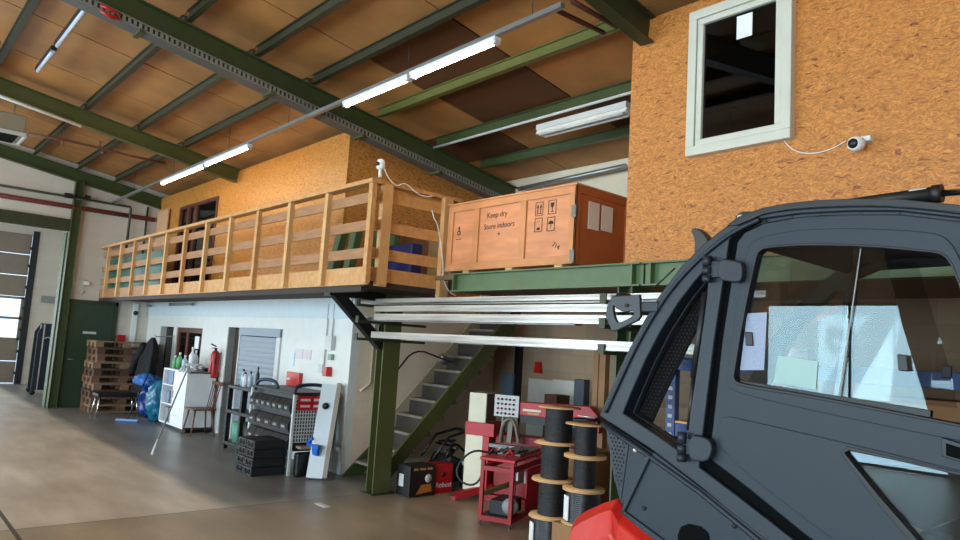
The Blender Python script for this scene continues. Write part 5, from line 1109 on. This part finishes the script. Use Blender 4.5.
# papers inside the glass
def sheet(pts, dy, m, lab):
    o = plate('paper_sheet', VV(*pts), [], VY+dy, VY+dy+.002, m, None, .0005, 0); recentre(o); tag(o, lab, 'paper', 'papers behind the cab window'); return o
M_pp = mat('pale_print', (140, 152, 176), .6, var=.12, vscale=60, stretch=(1, 1, 3)); M_pg2 = mat('pale_green_paper', (150, 180, 178), .6)
s1 = sheet([(745, 313), (765, 312), (762, 370), (738, 370)], .0165, M_pp, 'printed sheet stuck at the left end of the cab window')
s2 = sheet([(776, 355), (816, 361), (814, 389), (772, 383)], .0165, M_pg2, 'pale green printed card stuck low on the cab window')
for k, (xa, xb, y) in enumerate([(783, 797, 361.5), (783, 802, 365), (783, 797, 369), (780, 787, 376), (790, 796, 377), (800, 806, 378)]):
    a_, b_ = V(xa, y), V(xb, y+1); MB().box(a_[0], b_[0], VY+.0505, VY+.0515, a_[1]-.003, a_[1]).build('text_line', M_grey, s2) if k < 0 else None
# black seams of the door
# hinges
for (k0, k1, kx, cov) in ((257, 283, 711, [(722, 259), (745, 262), (748, 268), (747, 281), (742, 284), (722, 281)]), (432, 461, 686, [(694, 434), (713, 437), (718, 446), (715, 459), (708, 462), (693, 459)])):
    h_ = plate('hinge', smooth(VV(*cov), 1), [], VY-.045, VY-.005, M_v2, veh, .008, 3)
    a_, b_ = V(kx, k0), V(kx-2, k1); g = MB()
    dz = (a_[1]-b_[1])
    for f0, f1 in ((0, .38), (.42, .70), (.74, 1)): g.tube([(a_[0], VY-.03, a_[1]-dz*f0), (a_[0], VY-.03, a_[1]-dz*f1)], .020, 12)
    g.build('hinge_knuckle', M_v2, h_)
    a_, b_ = V(kx, k0+5), V(kx+14, k1-5); MB().box(a_[0], b_[0], VY-.028, VY-.005, b_[1], a_[1]).build('hinge_arm', M_v2, h_, .004)
# door handle recess
a_, b_ = V(943, 437), V(975, 466); h_ = plate('door_handle', [(a_[0], a_[1]), (b_[0], a_[1]-.02), (b_[0], b_[1]), (a_[0], b_[1]+.018)], [], VY-.02, VY+.0, M_dgrey, door, .004, 2)
a_, b_ = V(948, 443), V(975, 463); plate('handle_recess', [(a_[0], a_[1]), (b_[0], a_[1]-.016), (b_[0], b_[1]), (a_[0], b_[1]+.014)], [], VY-.024, VY-.019, M_gap, h_, .001, 0)
# inner hinge post and gas strut
plate('door_seal', doorhole, [[(-.35+(x+.35)*.955, 1.62+(z-1.62)*.955) for x, z in dout]], VY+.028, VY+.034, M_gap, veh, .001, 0)  # flat black ring behind the door gap, standing in for its shade
plate('hinge_post', VV((708, 262), (727, 240), (714, 330), (702, 425), (698, 466), (686, 457), (692, 400), (702, 318)), [], VY+.05, VY+.12, M_v, veh, .005, 2)
for (x, y) in ((700, 350), (697, 395), (716, 300)): q = V(x+3, y); MB().lathe([(0, 0), (.006, 0), (.005, .004), (0, .005)], (q[0], VY+.03, q[1]), (0, -1, 0), 10).build('bolt', M_dgrey, veh)
g = MB(); a_, b_, c_ = V(703, 292), V(691, 378), V(686, 430); g.tube([(a_[0], VY+.02, a_[1]), (b_[0], VY+.02, b_[1])], .016, 10); g.tube([(b_[0], VY+.02, b_[1]), (c_[0], VY+.02, c_[1])], .010, 10); g.build('gas_strut', M_rub, veh)
# perforated screen strip seen in the front side opening
def perf(name, pts, nx, y_, m, parent, step_=.018, r=.0045, mh=None):
    poly = VV(*pts); o = plate(name, poly, [], y_, y_+.01, m, parent, .002, 0)
    def inside(x, z):
        c = False; n = len(poly); j = n-1
        for i in range(n):
            if (poly[i][1] > z) != (poly[j][1] > z) and x < (poly[j][0]-poly[i][0])*(z-poly[i][1])/(poly[j][1]-poly[i][1])+poly[i][0]: c = not c
            j = i
        return c
    g = MB(); xs_ = [p[0] for p in poly]; zs_ = [p[1] for p in poly]; z = min(zs_); row = 0
    while z < max(zs_):
        x = min(xs_)+(step_/2 if row % 2 else 0)
        while x < max(xs_):
            if all(inside(x+dx, z+dz) for dx in (-.012, .012) for dz in (-.012, .012)): g.add([(x+r*math.cos(k*PI/3), y_-.0008, z+r*math.sin(k*PI/3)) for k in range(6)], [(0, 1, 2, 3, 4, 5)])
            x += step_
        z += step_*.87; row += 1
    g.build('perforations', mh, o); return o
perf('perforated_guard', [(620, 412), (632, 385), (648, 350), (668, 315), (690, 282), (716, 256), (702, 285), (684, 322), (662, 366), (645, 402), (636, 424)], 8, VY+.13, mat('guard_black', (7, 7, 9), .8, spec=.2), veh, .02, .004, mat('hole_grey', (34, 34, 38), .8))
# nose side: perforated cheek, lower panel
plate('lower_side_panel', VV((604, 422), (650, 452), (700, 488), (760, 535), (810, 575), (700, 575), (640, 548), (620, 512), (613, 480)), [], VY+.012, VY+.05, M_v, veh, .004)
perf('perforated_cheek', [(604, 424), (628, 442), (620, 500), (613, 480)], 4, VY+.008, M_v2, veh, .02, .005, M_gap)
pl_ = VV((654, 452), (700, 487), (765, 538), (800, 565), (700, 580), (668, 545), (625, 512))
plate('recessed_panel', pl_, [], VY-.004, VY+.012, M_v, veh, .006, 2)
g = MB()
for pa, pb, w_ in (((651, 455), (624, 512), .02), ((622, 511), (672, 548), .03), ((672, 548), (700, 575), .03)): a_, b_ = V(*pa), V(*pb); g.bar((a_[0], VY-.008, a_[1]), (b_[0], VY-.008, b_[1]), .02, w_)
g.build('panel_border', M_v2, veh, .005)
hb_ = smooth(VV((684, 522), (708, 528), (712, 548), (690, 552), (677, 540)), 1); plate('vent_hole', hb_, [], VY-.012, VY-.005, M_gap, veh, .001, 0)
for (x, y, m) in ((636, 450, M_lgrey), (645, 508, M_dgrey), (735, 526, M_dgrey)): q = V(x, y); MB().lathe([(0, 0), (.010, 0), (.009, .012), (0, .014)], (q[0], VY-.0, q[1]), (0, -1, 0), 10).build('bolt', m, veh)
# far side, roof skin, rear, floor, seat
def far(pts): return pts
plate('far_side_frame', VV((599, 416), (614, 380), (641, 325), (681, 266), (722, 229), (763, 209), (820, 201), (900, 200), (1040, 216), (1120, 232), (1150, 300), (1165, 420), (1180, 600), (900, 640), (790, 560), (700, 500), (650, 462)), [VV((618, 418), (640, 371), (665, 322), (690, 288), (712, 262), (722, 262), (716, 330), (706, 420), (700, 480), (655, 448)), VV((735, 245), (760, 232), (850, 222), (940, 228), (985, 260), (1040, 330), (1060, 440), (1060, 500), (900, 500), (720, 480))], VY+VD-.06, VY+VD, M_int, veh, .004)
def strip(name, pts, y0, y1, m, parent, th=.02):
    pp = VV(*pts); g = MB()
    for i in range(len(pp)-1):
        a_, b_ = Vector((pp[i][0], 0, pp[i][1])), Vector((pp[i+1][0], 0, pp[i+1][1])); n_ = Vector((-(b_-a_).z, 0, (b_-a_).x)).normalized()
        if n_.z > 0: n_ = -n_
        g.add([(a_.x, y0, a_.z), (b_.x, y0, b_.z), (b_.x, y1, b_.z), (a_.x, y1, a_.z), (a_.x+n_.x*th, y0, a_.z+n_.z*th), (b_.x+n_.x*th, y0, b_.z+n_.z*th), (b_.x+n_.x*th, y1, b_.z+n_.z*th), (a_.x+n_.x*th, y1, a_.z+n_.z*th)],
              [(0, 1, 2, 3), (4, 7, 6, 5), (0, 4, 5, 1), (1, 5, 6, 2), (2, 6, 7, 3), (3, 7, 4, 0)])
    return g.build(name, m, parent)
strip('roof', [(722, 230), (740, 218), (763, 210), (790, 205), (820, 202), (860, 200.5), (900, 201), (960, 207), (1040, 217), (1118, 232)], VY+.02, VY+VD-.02, mat('roof_black', (30, 33, 38), .5), veh, .05)
strip('windscreen', [(604, 408), (626, 356), (659, 297), (703, 246), (722, 231)], VY+.125, VY+VD-.065, glassy('windscreen_glass', (.88, .9, .9), 1.0), veh, .006)
strip('rear_wall', [(1146, 300), (1162, 420), (1176, 598)], VY+.125, VY+VD-.065, M_int, veh, .03)
x0, z0 = V(760, 545); x1, z1 = V(1160, 600); zs = V(700, 487)
g = MB(); g.prism([(V(614, 480)[0], VY+.126, V(614, 480)[1]-.12), (V(700, 492)[0], VY+.126, V(700, 492)[1]-.25), (x0, VY+.126, z0-.1), (V(900, 636)[0], VY+.126, V(900, 636)[1]), (V(1160, 600)[0], VY+.126, .55), (V(604, 424)[0]+.35, VY+.126, .55)], (0, VD-.19, 0)); g.build('tub', M_int, veh)
sx_, sz_ = V(905, 505)
g = MB(); g.box(sx_-.05, sx_+.45, VY+.25, VY+.8, sz_-.28, sz_-.12); g.build('seat', M_black, veh, .04)
g = MB(); g.prism([(sx_+.3, VY+.28, sz_-.15), (sx_+.42, VY+.28, sz_-.15), (sx_+.55, VY+.28, sz_+.38), (sx_+.42, VY+.28, sz_+.38)], (0, .5, 0)); g.build('backrest', mat('seat_vinyl', (46, 44, 42), .5), veh, .03)
cxs, czs = V(985, 418)
g = MB(); n = 28; ringp = [(cxs+.16*math.cos(2*PI*k/n)*.75, VY+.55+.17*math.sin(2*PI*k/n), czs+.04*math.cos(2*PI*k/n)) for k in range(n+1)]; g.tube(ringp, .015, 8, cap=False); g.tube([(cxs, VY+.55, czs), (cxs-.2, VY+.55, czs-.4)], .02, 8); g.build('steering_wheel', M_black, veh)
plate('roof_trim', VV((728, 226), (740, 217), (763, 208.5), (790, 203.5), (820, 200.5), (860, 199), (900, 199.5), (960, 205.5), (1040, 215.5), (1118, 231), (1118, 238), (1040, 223), (960, 213), (900, 207), (860, 206), (820, 207.5), (790, 210), (765, 214.5), (738, 226)), [], VY-.014, VY-.002, mat('roof_trim_black', (12, 14, 17), .4), veh, .003, 2)
fp = [tuple(P(1, VY+VD-.1, *q_)) for q_ in ((790, 262), (917, 262), (952, 378), (957, 408), (790, 392))]
MB().prism([(a_[0], VY+VD-.1, a_[2]) for a_ in fp], (0, .005, 0)).build('far_pane', M_tint, veh)
q = P(1, VY+VD-.115, 947, 372); MB().box(q.x-.02, q.x+.02, q.y-.01, q.y+.01, q.z-.03, q.z+.03).build('latch_knob', M_black, veh, .004)
# roof gear: hydraulic strut, brackets
g = MB(); a_, b_, c_ = V(790, 207), V(937, 190), V(1000, 187); g.tube([(a_[0], VY+.06, a_[1]), (b_[0], VY+.06, b_[1])], [.014, .03], 12); g.tube([(b_[0]-.03, VY+.06, b_[1]), (b_[0], VY+.06, b_[1]+.0)], .034, 12); g.build('strut_body', M_rub, veh)
MB().tube([(b_[0], VY+.06, b_[1]), (c_[0]+.2, VY+.06, c_[1]-.0)], .012, 10).build('strut_rod', MATS['chrome'], veh)
a_ = V(920, 189.5); MB().box(a_[0]-.05, a_[0]+.01, VY+.04, VY+.08, a_[1]-.01, a_[1]+.015).build('strut_fitting', M_galv, veh, .003)
bk = plate('roof_bracket', smooth(VV((731, 222), (734, 213), (742, 210), (752, 211), (758, 216), (760, 224), (735, 232)), 1), [], VY+.02, VY+.06, M_rub, veh, .005, 2)
q = V(738.5, 217); MB().lathe([(0, 0), (.014, 0), (.012, .012), (0, .014)], (q[0], VY+.02, q[1]), (0, -1, 0), 12).build('bolt', M_lgrey, bk)
q = V(762, 210); MB().box(q[0]-.015, q[0]+.02, VY+.03, VY+.07, q[1]-.02, q[1]+.012).build('roof_clip', M_rub, veh, .004)
plate('mirror_bracket', smooth(VV((686, 229), (692, 226), (699, 231), (705, 240), (700, 250), (690, 256), (691, 238)), 1), [], VY+.03, VY+.09, mat('bracket_bronze', (52, 44, 42), .5), veh, .006, 2)
# front lamp bracket with a hook shape
br = plate('lamp_bracket', VV((609, 316), (611, 304), (617, 297), (643, 295), (644, 317), (641, 321), (620, 331), (615, 331)), [smooth(VV((616, 305), (620, 308), (626, 313), (637, 311), (637.5, 316), (622, 324), (618, 318)), 1)], VY-.03, VY-.01, mat('bracket_grey', (42, 46, 54), .45), veh, .004, 2)
q = V(621, 301); MB().lathe([(0, 0), (.042, .0), (.045, .01), (.045, .05), (.03, .07), (0, .075)], (q[0], VY-.005, q[1]), (0, 1, 0), 24).build('work_lamp', M_black, veh)
q = V(631, 306); MB().lathe([(0, 0), (.009, 0), (.009, .006), (0, .007)], (q[0], VY-.031, q[1]), (0, -1, 0), 12).build('bolt', M_black, br)
g = MB(); a_, b_ = V(643, 306), V(656, 306); g.box(a_[0], b_[0]+.02, VY-.02, VY+.02, a_[1]-.03, a_[1]+.02); g.build('bracket_arm', M_v2, br, .006)
g = MB(); a_, b_ = V(655, 287), V(675, 268); g.tube([(a_[0], VY-.0, a_[1]), (b_[0], VY+.0, b_[1])], .004, 6); g.build('thin_rod', M_black, veh)
# red hood
hp = [(572, 560), (573, 524), (577, 517), (586, 511), (604, 503), (617, 499), (625, 512), (650, 532), (690, 560)]
hd = VV(*hp); g = MB(); mid = len(hd)
xs0 = hd[0][0]
sec = []
for (dy, sh, dz) in ((-.10, .10, -.14), (-.06, .03, -.04), (-.0, 0, 0), (.3, -.05, .02), (.9, -.05, .02), (1.3, .02, -.02), (1.4, .1, -.14)):
    sec.append([(x+sh*max(0, 1-(x-xs0)/.45), VY+dy, z+dz) for x, z in hd])
vs_ = [p for s_ in sec for p in s_]; fs_ = []; n = len(hd)
for i in range(len(sec)-1):
    for k in range(n-1): fs_.append((i*n+k, i*n+k+1, (i+1)*n+k+1, (i+1)*n+k))
fs_.append(tuple(range(n))); fs_.append(tuple(range((len(sec)-1)*n, len(sec)*n))[::-1])
g.add(vs_, fs_); g.build('hood', M_bred, veh, .01)
x0, z0 = V(572, 545)
MB().box(x0+.02, 1.2, VY+.1, VY+VD-.1, .42, .86).build('chassis', M_bsteel, veh, .02)
for x in (x0+.5, .75):
    for y in (VY+.05, VY+VD-.3):
        w_ = MB().lathe([(.18, 0), (.34, .0), (.38, .05), (.38, .2), (.34, .25), (.18, .25)], (x, y, .38), (0, 1, 0), 32).build('wheel', M_rub, veh); MB().lathe([(0, .03), (.19, .03), (.19, .22), (0, .22)], (x, y, .38), (0, 1, 0), 24).build('rim', M_lgrey, w_)
